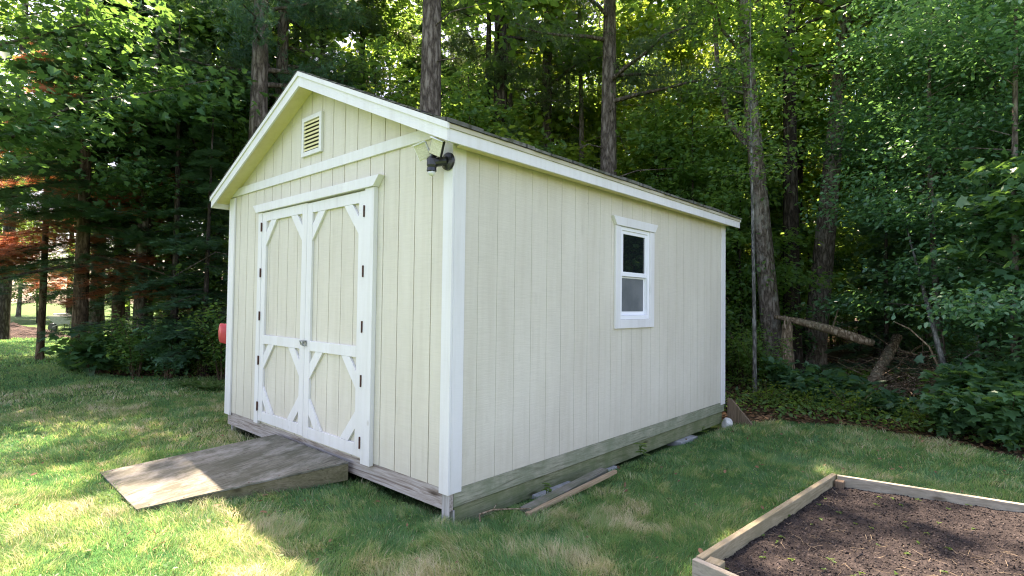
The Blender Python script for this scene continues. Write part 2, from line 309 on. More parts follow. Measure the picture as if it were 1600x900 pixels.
# ------------------------------------------------------------------ object helpers
def tag(o, label=None, cat=None, group=None, kind=None):
    if label: o['label'] = label
    if cat: o['category'] = cat
    if group: o['group'] = group
    if kind: o['kind'] = kind
    return o
def empty(name, loc, label, cat, group=None, rz=0):
    o = bpy.data.objects.new(name, None); o.empty_display_size = .2; col.objects.link(o)
    o.location = loc; o.rotation_euler = (0, 0, rz); return tag(o, label, cat, group)
class MB:
    def __init__(s): s.v = []; s.f = []; s.mi = []
    def add(s, vs, fs, mi=0):
        b = len(s.v); s.v += [tuple(map(float, q)) for q in vs]; s.f += [tuple(b+i for i in f) for f in fs]; s.mi += [mi]*len(fs); return s
    def box(s, x0, x1, y0, y1, z0, z1):
        return s.add([(x0, y0, z0), (x1, y0, z0), (x1, y1, z0), (x0, y1, z0), (x0, y0, z1), (x1, y0, z1), (x1, y1, z1), (x0, y1, z1)],
                     [(0, 3, 2, 1), (4, 5, 6, 7), (0, 1, 5, 4), (1, 2, 6, 5), (2, 3, 7, 6), (3, 0, 4, 7)])
    def prism(s, poly, axis, a0, a1):
        """polygon in the two other axes, extruded along axis"""
        def mk(p, a):
            return {'x': (a, p[0], p[1]), 'y': (p[0], a, p[1]), 'z': (p[0], p[1], a)}[axis]
        n = len(poly); vs = [mk(p, a0) for p in poly]+[mk(p, a1) for p in poly]
        fs = [tuple(range(n)), tuple(range(2*n-1, n-1, -1))]+[(i, i+n, (i+1) % n+n, (i+1) % n) for i in range(n)]
        return s.add(vs, fs)
    def hexa(s, b, t):
        return s.add(list(b)+list(t), [(0, 3, 2, 1), (4, 5, 6, 7), (0, 1, 5, 4), (1, 2, 6, 5), (2, 3, 7, 6), (3, 0, 4, 7)])
    def tube(s, pts, rad, k=8, cap=True, wob=0, seed=0):
        pts = [Vector(p) for p in pts]; rr = random.Random(seed); rings = []
        a = (pts[1]-pts[0]).normalized(); ref = Vector((1, 0, 0)) if abs(a.x) < .8 else Vector((0, 1, 0))
        ph = [rr.uniform(0, 6.28) for _ in range(3)]
        for i, p in enumerate(pts):
            t = (pts[min(i+1, len(pts)-1)]-pts[max(i-1, 0)]).normalized()
            e1 = (ref-t*ref.dot(t)).normalized(); e2 = t.cross(e1); ref = e1; ring = []
            for j in range(k):
                an = 2*math.pi*j/k
                q = rad[i]*(1+wob*(math.sin(2*an+ph[0]+i*.3)+.7*math.sin(3*an+ph[1]-i*.45)+.5*math.sin(5*an+ph[2]+i*.8))+(rr.uniform(-wob, wob)*.5 if wob else 0))
                ring.append(p+(e1*math.cos(an)+e2*math.sin(an))*q)
            rings.append(ring)
        vs = [q for r in rings for q in r]; fs = []
        for i in range(len(pts)-1):
            for j in range(k):
                fs.append((i*k+j, i*k+(j+1) % k, (i+1)*k+(j+1) % k, (i+1)*k+j))
        if cap: fs += [tuple(range(k-1, -1, -1)), tuple((len(pts)-1)*k+j for j in range(k))]
        return s.add(vs, fs)
    def lathe(s, prof, c, axis, k=20):
        """prof: (radius, distance along axis) from point c"""
        a = Vector(axis).normalized(); e1 = a.orthogonal().normalized(); e2 = a.cross(e1); c = Vector(c)
        vs = [c+a*h+(e1*math.cos(2*math.pi*j/k)+e2*math.sin(2*math.pi*j/k))*r for r, h in prof for j in range(k)]
        fs = [(i*k+j, i*k+(j+1) % k, (i+1)*k+(j+1) % k, (i+1)*k+j) for i in range(len(prof)-1) for j in range(k)]
        fs += [tuple(range(k-1, -1, -1)), tuple((len(prof)-1)*k+j for j in range(k))]
        return s.add(vs, fs)
    def build(s, name, m, parent=None, smooth=False, bevel=0, loc=(0, 0, 0)):
        me = bpy.data.meshes.new(name); me.from_pydata(s.v, [], s.f); me.update()
        for q in (m if isinstance(m, list) else [m]): me.materials.append(q)
        if smooth: me.polygons.foreach_set('use_smooth', [True]*len(me.polygons))
        o = bpy.data.objects.new(name, me); col.objects.link(o); o.location = loc
        if parent: o.parent = parent
        if bevel:
            bv = o.modifiers.new('bevel', 'BEVEL'); bv.width = bevel; bv.segments = 2; bv.limit_method = 'ANGLE'; bv.angle_limit = R(50)
        return o

def np_mesh(name, V, loops, starts, totals, m, v=None, smooth=False):
    me = bpy.data.meshes.new(name)
    me.vertices.add(len(V)); me.vertices.foreach_set('co', V.astype(np.float32).ravel())
    me.loops.add(len(loops)); me.loops.foreach_set('vertex_index', loops.astype(np.int32))
    me.polygons.add(len(starts)); me.polygons.foreach_set('loop_start', starts.astype(np.int32)); me.polygons.foreach_set('loop_total', totals.astype(np.int32))
    if smooth: me.polygons.foreach_set('use_smooth', np.ones(len(starts), bool))
    me.materials.append(m)
    if v is not None:
        a = me.attributes.new('v', 'FLOAT', 'FACE'); a.data.foreach_set('value', v.astype(np.float32))
    me.update(calc_edges=True); return me
def link(name, me, parent=None, loc=(0, 0, 0), rz=0):
    o = bpy.data.objects.new(name, me); col.objects.link(o); o.location = loc; o.rotation_euler = (0, 0, rz)
    if parent: o.parent = parent
    return o
class Scatter:
    """many small leaf shapes gathered into one crown mesh"""
    def __init__(s): s.V = []; s.L = []; s.T = []; s.v = []; s.n = 0
    def put(s, tv, tf, pos, X, Y, Z, size, val):
        """tv (k,3) template; X,Y,Z (N,3) frame axes; size (N,)"""
        N_ = len(pos); k = len(tv)
        V = pos[:, None, :]+size[:, None, None]*(tv[None, :, 0:1]*X[:, None, :]+tv[None, :, 1:2]*Y[:, None, :]+tv[None, :, 2:3]*Z[:, None, :])
        s.V.append(V.reshape(-1, 3)); base = s.n+np.arange(N_)*k
        for f in tf:
            s.L.append((len(f), (base[:, None]+np.array(f)[None, :])))
            s.v.append(val)
        s.n += N_*k
    def mesh(s, name, m):
        V = np.concatenate(s.V); loops = np.concatenate([a.ravel() for _, a in s.L])
        tot = np.concatenate([np.full(len(a), k) for k, a in s.L]); st = np.concatenate([[0], np.cumsum(tot)[:-1]])
        return np_mesh(name, V, loops, st, tot, m, np.concatenate(s.v))
def T(pts): return np.array([(p[0], p[1], p[2] if len(p) > 2 else 0) for p in pts], float)
LEAF_OVAL = (T([(0, 0, 0), (.3, .26, .05), (.72, .22, .03), (1, 0, -.06), (.72, -.22, .03), (.3, -.26, .05)]), [(0, 3, 2, 1), (0, 5, 4, 3)])
LEAF_MAPLE = (T([(0, 0, 0), (.10, .34, .03), (.02, .50, 0), (.36, .40, .05), (.55, .52, 0), (.60, .20, .04), (1, 0, -.08),
                 (.60, -.20, .04), (.55, -.52, 0), (.36, -.40, .05), (.02, -.50, 0), (.10, -.34, .03)]),
              [(0, 6, 5, 4, 3, 2, 1), (0, 11, 10, 9, 8, 7, 6)])
LEAF_QUAD = (T([(0, 0, 0), (.45, .30, .04), (1, 0, -.04), (.45, -.30, .04)]), [(0, 2, 1), (0, 3, 2)])
def needle_tuft(k, w, spread, seed):
    rr = random.Random(seed); v = []; f = []
    for i in range(k):
        a = rr.uniform(0, 6.28); e = rr.uniform(.1, spread); dx = math.cos(e); dy = math.sin(e)*math.cos(a); dz = math.sin(e)*math.sin(a)
        L = rr.uniform(.7, 1); q = len(v); px, py = -dy, dx; nn = math.hypot(px, py); px /= nn; py /= nn
        v += [(-px*w, -py*w, 0), (px*w, py*w, 0), (dx*L, dy*L, dz*L)]; f.append((q, q+1, q+2))
    return T(v), f
TUFT = needle_tuft(15, .035, 1.25, 2)
def sprig(k, w, seed):
    """flat feathery hemlock twig"""
    rr = random.Random(seed); v = []; f = []
    for i in range(k):
        t = (i+.5)/k; s = 1 if i % 2 else -1; L = .42*(1-t*.75)+.06; q = len(v)
        v += [(t-w, 0, 0), (t+w, 0, 0), (t+L*.65, s*L, rr.uniform(-.06, .02))]; f.append((q, q+1, q+2))
    return T(v), f
SPRIG = sprig(13, .055, 4)

def frames(rng, N_, up=.6, out=None, spread=1.0):
    """leaf frames: Z near up, X pointing outwards with scatter"""
    Z = rng.normal(0, 1-up, (N_, 3)); Z[:, 2] += up+.15; Z /= np.linalg.norm(Z, axis=1)[:, None]
    X = rng.normal(0, spread, (N_, 3))
    if out is not None: X += out
    X -= Z*np.sum(X*Z, axis=1)[:, None]; X /= np.linalg.norm(X, axis=1)[:, None]+1e-9
    return X, np.cross(Z, X), Z

# ------------------------------------------------------------------ ground sheets
def axis(lo, hi, c, fine, far):
    out = [c]; x = c; st = fine
    while x < hi: st = min(st*1.035, far); x += st; out.append(x)
    x = c; st = fine
    while x > lo: st = min(st*1.035, far); x -= st; out.insert(0, x)
    return np.array(out)
gx = axis(-170, 150, -1.0, .11, 6); gy = axis(-100, 170, 2.0, .11, 6)
X_, Y_ = np.meshgrid(gx, gy, indexing='ij'); Z_ = gz(X_, Y_)
nx, ny = X_.shape
idx = np.arange(nx*ny).reshape(nx, ny)
quad = np.stack([idx[:-1, :-1], idx[1:, :-1], idx[1:, 1:], idx[:-1, 1:]], -1).reshape(-1, 4)
cx = (X_[:-1, :-1]+X_[1:, 1:])/2; cy = (Y_[:-1, :-1]+Y_[1:, 1:])/2
def sheet(name, m, mask, dz):
    q = quad[mask.ravel()] if mask is not None else quad
    V = np.stack([X_.ravel(), Y_.ravel(), Z_.ravel()+dz], 1)
    used, inv = np.unique(q, return_inverse=True); V = V[used]; lo = inv.reshape(-1)
    me = np_mesh(name, V, lo, np.arange(len(q))*4, np.full(len(q), 4), m, smooth=True)
    return tag(link(name, me), kind='structure')
sheet('lawn_ground', M['lawn'], None, 0)
sheet('forest_floor', M['litter'], forest(cx, cy), .008)

# ================================================================== THE SHED
SW, SL = 3.945, 4.99
shed = empty('shed', (0, 0, -.2), 'cream painted wooden shed with white trim, double doors and gable roof', 'shed')
SO = (0, 0, .2)           # parts are drawn in ground coordinates, shed empty stands at its foot
def part(mb, name, m, par=None, **k):
    if par is None: return mb.build(name, m, shed, loc=SO, **k)
    return mb.build(name, m, par, **k)
OV, OVF = .138, .187; RX = -SW/2; ZT = 2.505; ZR = 3.43; SLOPE = (ZR-ZT)/(RX*-1+OV)
def under(x):  # underside of the roof deck above a wall point
    return ZR-SLOPE*abs(x-RX)-.055
G = .2032
# front and back walls: boards between grooves over a backing
def gable(mb, y0, y1, bk):
    xs = [-SW]+[x for x in np.arange(-.235-G*18, 0, G) if -SW+.02 < x < -.02]+[0]
    for a, b_ in zip(xs[:-1], xs[1:]):
        g = .005
        a2, b2 = a+(g if a > -SW else 0), b_-(g if b_ < 0 else 0)
        top = [(b2, under(b2)), (a2, under(a2))]
        if a2 < RX < b2: top.insert(1, (RX, under(RX)))
        mb.prism([(a2, 0), (b2, 0)]+top, 'y', y0, y1)
    mb.prism([(-SW+.01, .004), (-.01, .004), (-.01, under(0)-.004), (RX, under(RX)-.004), (-SW+.01, under(-SW)-.004)], 'y', *bk)
f = MB(); gable(f, 0.0, .010, (.0075, .05)); part(f, 'front_wall', M['siding'])
f = MB(); gable(f, SL-.01, SL, (SL-.05, SL-.0075)); part(f, 'back_wall', M['siding'])
f = MB()
WY0, WY1, WZ0, WZ1 = 2.22, 2.83, 1.13, 2.11        # window hole
ys = [.0]+[.2496+G*i for i in range(24) if .2496+G*i < SL-.03]+[SL]
wt = under(0)
for a, b_ in zip(ys[:-1], ys[1:]):
    a2, b2 = a+.0022, b_-.0022
    if b2 > WY0 and a2 < WY1:
        for y0, y1, z0, z1 in ((a2, b2, 0, WZ0), (a2, b2, WZ1, wt), (a2, min(b2, WY0), WZ0, WZ1), (max(a2, WY1), b2, WZ0, WZ1)):
            if y1 > y0+.001: f.box(-.010, 0, y0, y1, z0, z1)
    else: f.box(-.010, 0, a2, b2, 0, wt)
for y0, y1, z0, z1 in ((.06, SL-.06, .004, WZ0), (.06, SL-.06, WZ1, wt-.004), (.06, WY0, WZ0, WZ1), (WY1, SL-.06, WZ0, WZ1)): f.box(-.05, -.0030, y0, y1, z0, z1)
part(f, 'side_wall', M['siding'])
for k_ in (5, 11, 17):
    yy = .2496+G*k_; part(MB().box(-.0035, -.0012, yy-.0014, yy+.0014, .001, wt-.1 if k_ != 11 else 1.068), 'panel_seam', M['seam'])
f = MB()
for a, b_ in zip(ys[:-1], ys[1:]): f.box(-SW, -SW+.01, a+.0035, b_-.0035, 0, wt)
f.box(-SW+.0075, -SW+.05, .06, SL-.06, .004, wt-.004); w_ = part(f, 'side_wall', M['siding'])
# corner boards
TK = .022
for nm, (x0, x1, y0, y1) in {'a': (-.088, .012, -TK, -.001), 'c': (-SW-TK, -SW+.13, -TK, -.001)}.items():
    part(MB().box(x0, x1, y0, y1, -.03, under(-.05)-.03), 'corner_board', M['trim'], bevel=.003)
part(MB().box(.001, .011, 0, .108, -.028, wt-.02), 'corner_board', M['trim'], bevel=.003)
part(MB().box(.001, .013, SL-.14, SL+.0, -.03, wt-.02), 'corner_board', M['trim'], bevel=.003)
part(MB().box(-SW-TK, -SW-.001, 0, .12, -.03, wt-.02), 'corner_board', M['trim'], bevel=.003)
# roof: two decks, shingles in courses, fascias, soffits
for s in (-1, 1):
    f = MB(); run = -RX+OV
    ex = RX+s*run
    y0, y1 = -OVF+.004, SL+OVF-.004
    n = 15
    rr = random.Random(5+s)
    for i in range(n):      # shingle courses, butt edges a few mm proud and slightly uneven
        t0, t1 = i/n, (i+1)/n
        yy = y0-.02
        while yy < y1+.02:
            wd = rr.uniform(.24, .36); ye = min(yy+wd, y1+.02); h = rr.uniform(.007, .013)*(1 if i else 2.4); ed = rr.uniform(-.006, .006)*(1 if i else 1.8)
            xa = ex+s*.018-(s*(run+.018))*t0+s*ed if i else ex+s*.022+s*ed*.7
            xb = ex-(s*run)*t1
            za = ZT+.014+(ZR-ZT)*t0+(-.008 if i == 0 else 0)-ed*SLOPE; zb = ZT+.014+(ZR-ZT)*t1
            f.hexa([(xa, yy+.002, za), (xa, ye-.002, za), (xb, ye-.002, zb-.002), (xb, yy+.002, zb-.002)],
                   [(xa, yy+.002, za+h), (xa, ye-.002, za+h), (xb, ye-.002, zb+.003), (xb, yy+.002, zb+.003)])
            yy = ye
    part(f, 'roof', M['shingle'])
    f = MB()                # deck
    f.prism([(ex, ZT+.010), (RX, ZR+.010), (RX, ZR-.010), (ex, ZT-.008)], 'y', y0, y1)
    part(f, 'roof_deck', M['drip'])
    # soffit under the rakes
    zo = -.055
    xs0 = ex-s*.02
    def zz(x): return ZR-SLOPE*abs(x-RX)
    for ya, yb in ((-OVF+.018, -.0005), (SL+.0005, SL+OVF-.018)):
        f = MB(); f.prism([(xs0, zz(xs0)+zo-.008), (RX+s*.001, ZR+zo-.008), (RX+s*.001, ZR+zo+.004), (xs0, zz(xs0)+zo+.004)], 'y', ya, yb); part(f, 'soffit', M['soffit'])
    f = MB(); xw = TK if s > 0 else -SW-TK
    a, b_ = sorted((ex-s*.02, xw+s*.001)); f.box(a, b_, 0.001, SL-.001, ZT-.100, ZT-.088); part(f, 'soffit', M['soffit'])
    # rake fascia: wide board and a narrow strip above it
    for ya, yb in ((-OVF, -OVF+.018), (SL+OVF-.018, SL+OVF)):
        f = MB()
        f.prism([(ex, ZT-.115), (ex, ZT-.03), (RX+s*.0005, ZR-.03), (RX+s*.0005, ZR-.128)], 'y', ya, yb)
        part(f, 'rake_board', M['trim'])
        f = MB(); q = -.012 if ya < 0 else .012
        f.prism([(ex+s*.012, ZT-.036), (ex+s*.012, ZT+.006), (RX+s*.0005, ZR+.008), (RX+s*.0005, ZR-.034)], 'y', ya+q, yb+q)
        part(f, 'rake_strip', M['trim'])
    # eave fascia and drip strip
    a, b_ = sorted((ex-s*.018, ex)); part(MB().box(a, b_, -OVF+.0185, SL+OVF-.0185, ZT-.115, ZT-.028), 'eave_fascia', M['trim'], bevel=.002)
    a, b_ = sorted((ex-s*.004, ex+s*.010)); part(MB().box(a, b_, -OVF+.007, SL+OVF-.007, ZT-.0275, ZT+.003), 'drip_strip', M['drip'])
# frieze board across the gable
zf0, zf1 = 2.515, 2.605
xr = -.235
part(MB().prism([(-SW+.03, zf0), (-.135, zf0), (-.30, zf1), (-SW+.18, zf1)], 'y', -.021, -.0005), 'frieze_board', M['trim'], bevel=.003)
# gable vent
v_ = MB()
vx0, vx1, vz0, vz1 = -2.215, -1.835, 2.705, 3.085
for a in ((vx0, vx0+.042, vz0, vz1), (vx1-.042, vx1, vz0, vz1), (vx0+.042, vx1-.042, vz0, vz0+.042), (vx0+.042, vx1-.042, vz1-.042, vz1)):
    v_.box(a[0], a[1], -.026, -.0005, a[2], a[3])
vent = part(v_, 'vent', M['trim'], bevel=.002)
part(MB().box(vx0+.042, vx1-.042, -.0035, -.0007, vz0+.042, vz1-.042), 'vent_backing', M['dark'], vent)
for i in range(8):
    z = vz0+.05+i*.0365
    part(MB().hexa([(vx0+.043, -.022, z), (vx1-.043, -.022, z), (vx1-.043, -.0045, z+.010), (vx0+.043, -.0045, z+.010)],
                   [(vx0+.043, -.022, z+.019), (vx1-.043, -.022, z+.019), (vx1-.043, -.0045, z+.027), (vx0+.043, -.0045, z+.027)]), 'slat', M['soffit'], vent)
# door surround
part(MB().box(-3.115, -3.025, -.040, -.0005, 0.0, 2.248), 'door_trim', M['trim'], bevel=.003)
part(MB().box(-1.055, -.925, -.042, -.0005, -.02, 2.248), 'door_trim', M['trim'], bevel=.003)
part(MB().prism([(-3.135, 2.250), (-.915, 2.250), (-.835, 2.335), (-3.215, 2.335)], 'y', -.062, -.0005), 'door_head', M['trim'], bevel=.003)
def door(x0, x1, dz, hinge_side, hz):
    z0, z1 = .03+dz, 2.238+dz
    p = MB()                                       # sheet of grooved siding behind the rails
    gxs = [x0]+[x for x in np.arange(-.235-G*18, 0, G) if x0+.03 < x < x1-.03]+[x1]
    for a, b_ in zip(gxs[:-1], gxs[1:]): p.box(a+(.004 if a > x0 else 0), b_-(.004 if b_ < x1 else 0), -.012, -.002, z0+.01, z1-.01)
    p.box(x0+.01, x1-.01, -.0045, -.0008, z0+.02, z1-.02)
    dr = part(p, 'door', M['siding'])
    y0, y1 = -.036, -.0125; S = .095
    def rl(x, X, z, Z, nm='rail', yy=y0): part(MB().box(x, X, yy, y1, z, Z), nm, M['trim'], dr, bevel=.002)
    rl(x0, x0+S, z0, z1, 'stile'); rl(x1-S, x1, z0, z1, 'stile')
    rl(x0+S+.001, x1-S-.001, z1-.095, z1); rl(x0+S+.001, x1-S-.001, .845+dz, .938+dz); rl(x0+S+.001, x1-S-.001, z0, z0+.105)
    def brace(cx_, cz_, sx, sz, sag=0):
        a, b_ = .105, .235; k = 1.12                 # outer and inner leg
        off = .012*sag
        pts = [(cx_+sx*(a+.0), cz_+sz*.001), (cx_+sx*b_, cz_+sz*.001), (cx_+sx*.001, cz_+sz*b_*k), (cx_+sx*.001, cz_+sz*a*k)]
        pts = [(px+off, pz-abs(off)) for px, pz in pts]
        part(MB().prism(pts, 'y', y0+.002, y1), 'brace', M['trim'], dr, bevel=.002)
    l_, r__ = x0+S, x1-S
    zt, zm0, zb = z1-.095, .845+dz, z0+.105
    for cx_, sx in ((l_, 1), (r__, -1)):
        brace(cx_, zt, sx, -1); brace(cx_, zm0, sx, -1); brace(cx_, zb, sx, 1)
    for z in hz:
        xh = x0 if hinge_side < 0 else x1
        h = MB().box(xh-.010, xh+.004, -.045, -.0365, z-.045, z+.045)
        h.lathe([(.007, -.048), (.007, .048)], (xh-.002, -.047, z), (0, 0, 1), 8)
        part(h, 'hinge', M['hinge'], dr)
    return dr
door(-3.022, -2.042, .004, -1, (2.09, 1.60, 1.14, .67, .185))
dr = door(-2.038, -1.058, -.004, 1, (2.06, 1.56, 1.10, .655, .15))
f = MB().box(-2.085, -2.045, -.043, -.0365, .885, .935); f.box(-2.028, -1.99, -.043, -.0365, .885, .935)
f.tube([(-2.075, -.05, .89), (-2.075, -.065, .93), (-2.04, -.07, .935), (-2.01, -.068, .905), (-2.005, -.05, .88)], [.006]*5, 6)
f.tube([(-2.01, -.045, .93), (-2.01, -.075, .925), (-2.01, -.075, .89), (-2.01, -.045, .885)], [.005]*4, 6)
part(f, 'latch', M['steel'], dr)
# window in the side wall
win = part(MB().box(.0005, .024, 2.13, 2.222, 1.07, 2.10).box(.0005, .024, 2.828, 2.925, 1.07, 2.10).box(.0005, .0235, 2.2225, 2.8275, 1.07, 1.158), 'window', M['trim'], bevel=.003)
part(MB().prism([(2.13, 2.103), (2.925, 2.103), (2.99, 2.19), (2.07, 2.19)], 'x', .0005, .034), 'window_head', M['trim'], win, bevel=.003)
f = MB()
for a in ((2.2225, 2.262, 1.160, 2.10), (2.788, 2.8275, 1.160, 2.10), (2.262, 2.788, 1.160, 1.20), (2.262, 2.788, 2.065, 2.10)): f.box(-.06, .012, a[0], a[1], a[2], a[3])
part(f, 'window_frame', M['vinyl'], win, bevel=.002)
f = MB()
for a in ((2.263, 2.30, 1.60, 2.064), (2.75, 2.787, 1.60, 2.064), (2.30, 2.75, 2.03, 2.064), (2.30, 2.75, 1.60, 1.645)): f.box(-.022, .002, a[0], a[1], a[2], a[3])
sa = part(f, 'sash', M['vinyl'], win, bevel=.002)
part(MB().box(-.014, -.010, 2.301, 2.749, 1.646, 2.029), 'pane', M['glass'], sa)
f = MB()
for a in ((2.263, 2.29, 1.202, 1.598), (2.76, 2.787, 1.202, 1.598), (2.29, 2.76, 1.202, 1.24), (2.29, 2.76, 1.582, 1.598)): f.box(-.045, -.024, a[0], a[1], a[2], a[3])
sb = part(f, 'sash', M['vinyl'], win, bevel=.002)
part(MB().box(-.040, -.037, 2.291, 2.759, 1.241, 1.581), 'pane', M['glass'], sb)
part(MB().box(-.0235, -.0225, 2.291, 2.759, 1.241, 1.581), 'insect_screen', M['screen'], sb)
part(MB().box(-.4, -.39, 2.0, 3.0, .9, 2.3), 'dark_interior_sheet', M['dark'], win)  # near-black sheet painted as the dark shed interior behind the window
# floor frame and skids
part(MB().box(-SW+.02, -.001, .004, .042, -.150, -.002), 'front_rim', M['rim_front'], bevel=.003)
part(MB().box(-.036, .003, .0425, SL-.02, -.128, -.0025), 'side_rim', M['rim_side'], bevel=.003)
part(MB().box(-.10, -.014, .06, SL-.05, -.285, -.138), 'skid', M['skid'], bevel=.006)
part(MB().box(-SW+.03, -SW+.12, .06, SL-.05, -.275, -.130), 'skid', M['skid'], bevel=.006)
part(MB().box(-2.1, -2.0, .35, SL-.05, -.275, -.152), 'skid', M['skid'], bevel=.006)
part(MB().box(-SW+.04, -.04, .045, SL-.02, -.018, -.004), 'floor_deck', M['rim_side'])
part(MB().box(-.075, .004, -.001, .003, -.30, -.0305).box(-.075, -.001, .0425, .058, -.30, -.151), 'corner_post', M['post'], bevel=.003)
part(MB().box(-SW+.02, -SW+.06, .0435, .09, -.32, -.151), 'corner_post', M['post'], bevel=.003)

# ================================================================== things on and round the shed
# security light on the corner
lt = empty('security_light', (-.060, -.026, 2.285), 'black twin-head security light with motion sensor on the near shed corner under the eave', 'outdoor light'); lt.scale = (1.1, 1.1, 1.1)
def lp(mb, name, m, par=None, **k): return mb.build(name, m, par or lt, **k)
lp(MB().lathe([(.052, 0), (.058, .008), (.056, .022), (.03, .032)], (.03, .005, .02), (0, -1, 0), 24), 'wall_plate', M['black'], smooth=False)
lp(MB().tube([(.03, -.02, .02), (.0, -.05, .015), (-.03, -.075, .01)], [.026, .030, .030], 12).lathe([(.028, -.035), (.034, -.02), (.034, .02), (.028, .032)], (-.035, -.085, .01), (0, 0, 1), 16), 'housing', M['black'], smooth=False)
sn = lp(MB().lathe([(.030, .0), (.032, -.022), (.028, -.026)], (-.035, -.088, -.026), (0, 0, 1), 16), 'sensor_collar', M['black'])
lp(MB().lathe([(.026, 0), (.024, -.012), (.015, -.022), (.004, -.026)], (-.035, -.088, -.052), (0, 0, 1), 16), 'sensor_dome', M['sensor'], sn, smooth=True)
lp(MB().lathe([(.012, 0), (.022, .012), (.024, .03), (.012, .044)], (-.02, -.075, .045), (0, 0, 1), 14).tube([(-.02, -.075, .05), (-.09, -.09, .045)], [.009, .009], 8).tube([(-.02, -.075, .05), (.05, -.09, .055)], [.009, .009], 8), 'bracket', M['black'])
for s, cxh, tilt in ((-1, -.095, -18), (1, .045, 24)):
    hd = bpy.data.objects.new('lamp_head', None)
    h = MB().box(-.045, .045, -.010, .014, -.052, .052)
    o = lp(h, 'lamp_head', M['vinyl'] if s < 0 else M['black'], bevel=.004)
    bpy.data.objects.remove(hd)
    o.location = (cxh, -.115, .085); o.rotation_euler = (R(22), R(tilt), R(26))
    lp(MB().box(-.040, .040, -.0125, -.0103, -.047, .047), 'lens', M['lens'], o)
    lp(MB().box(-.046, .046, -.030, -.0105, .0525, .056), 'visor', M['vinyl'], o)
lp(MB().tube([(-.07, -.07, .05), (-.085, -.06, .12), (-.10, -.03, .17), (-.105, .005, .20)], [.0025]*4, 5), 'cable', M['black'])

# ramp
rp = empty('ramp', (-2.1, -.7, -.2), 'weathered grey plywood ramp leading up to the double doors', 'ramp')
RO = (2.1, .7, .2)
tl, tr_, bl, br_ = (-2.57, -.045, -.035), (-1.215, -.045, -.035), (-2.94, -1.41, -.195), (-1.735, -1.43, -.195)
def dn(p, d_): return (p[0], p[1], p[2]-d_)
MB().hexa([dn(bl, .012), dn(br_, .012), dn(tr_, .016), dn(tl, .016)], [bl, br_, tr_, tl]).build('deck', M['ramp_top'], rp, loc=RO, bevel=.002)
for a, b_, s in ((tr_, br_, -1), (tl, bl, 1)):
    o1 = .004*s; o2 = .040*s
    MB().hexa([(b_[0]+o1, b_[1]+.01, -.30), (b_[0]+o2, b_[1]+.01, -.30), (a[0]+o2, a[1], -.19), (a[0]+o1, a[1], -.19)],
              [(b_[0]+o1, b_[1]+.01, b_[2]-.014), (b_[0]+o2, b_[1]+.01, b_[2]-.014), (a[0]+o2, a[1], a[2]-.018), (a[0]+o1, a[1], a[2]-.018)]).build('beam', M['ramp_side'], rp, loc=RO, bevel=.003)
MB().box(-2.52, -1.27, -.09, -.05, -.19, -.053).build('end_board', M['ramp_side'], rp, loc=RO)
f = MB()
for i in range(7):
    t = .06+i*.147
    for a, b_, o1 in ((tl, bl, .035), (tr_, br_, -.035)):
        p = [a[k]*(1-t)+b_[k]*t for k in range(3)]; f.lathe([(.0065, -.004), (.0065, .0018)], (p[0]+o1, p[1], p[2]), (0, 0, 1), 8)
tag(f.build('screws', M['hinge'], rp, loc=RO), kind='stuff')
tag(MB().box(-1.60, -1.44, -.23, -.13, -.30, -.192).build('support_block', M['plank'], None, bevel=.006), 'small wooden block wedged under the ramp beside the shed rim', 'wood block')

def gzf(x, y): return float(gz(np.array([x]), np.array([y]))[0])
for (y0, y1, x0, x1, h, lab, rz) in ((.92, 1.42, -.16, .075, .075, 'pale concrete slab block under the shed skid behind the loose boards', .04),
                              (3.55, 3.98, -.16, .06, .06, 'pale concrete block under the far third of the shed skid', -.03),
                              (2.02, 2.2, -.12, .03, .07, 'small grey block under the middle of the shed skid', .1)):
    z = gzf(0, y0)
    o = MB().box(x0, x1, -(y1-y0)/2, (y1-y0)/2, -.05, -.288-z if -.288-z > .02 else .035).build('concrete_block', M['concrete'], None, bevel=.008, loc=(0, (y0+y1)/2, z)); o.rotation_euler.z = rz
    tag(o, lab, 'concrete block', 'blocks carrying the shed skid')
def rock(name, loc, s, m, label, cat, seed=1):
    import bmesh
    bm = bmesh.new(); bmesh.ops.create_icosphere(bm, subdivisions=3, radius=1)
    rr = random.Random(seed); ph = [rr.uniform(0, 6) for _ in range(6)]
    for v in bm.verts:
        p = v.co; k = 1+.12*math.sin(2.3*p.x+ph[0])*math.sin(2.9*p.y+ph[1])+.10*math.sin(4.1*p.z+ph[2]+p.x*2)
        v.co = Vector((p.x*s[0]*k, p.y*s[1]*k, max(p.z, -.5)*s[2]*k))
    me = bpy.data.meshes.new(name); bm.to_mesh(me); bm.free(); me.materials.append(m)
    return tag(link(name, me, None, loc), label, cat)
rock('stone', (.085, 4.88, gzf(.1, 4.9)+.045), (.065, .07, .085), M['stone'], 'round pale stone at the far corner of the shed', 'stone')
# plank leaning at the far corner
o = MB().hexa([(-.05, -.02, 0), (.36, -.02, -.02), (.36, .02, -.02), (-.05, .02, 0)], [(-.05, -.02, .36), (.02, -.02, .34), (.02, .02, .34), (-.05, .02, .36)]).build('corner_plank', M['plank'], None, bevel=.004, loc=(.05, SL+.12, gzf(0, 5.1)))
tag(o, 'dark brown tapered plank propped at the far shed corner', 'plank'); o.rotation_euler = (0, 0, R(-4))
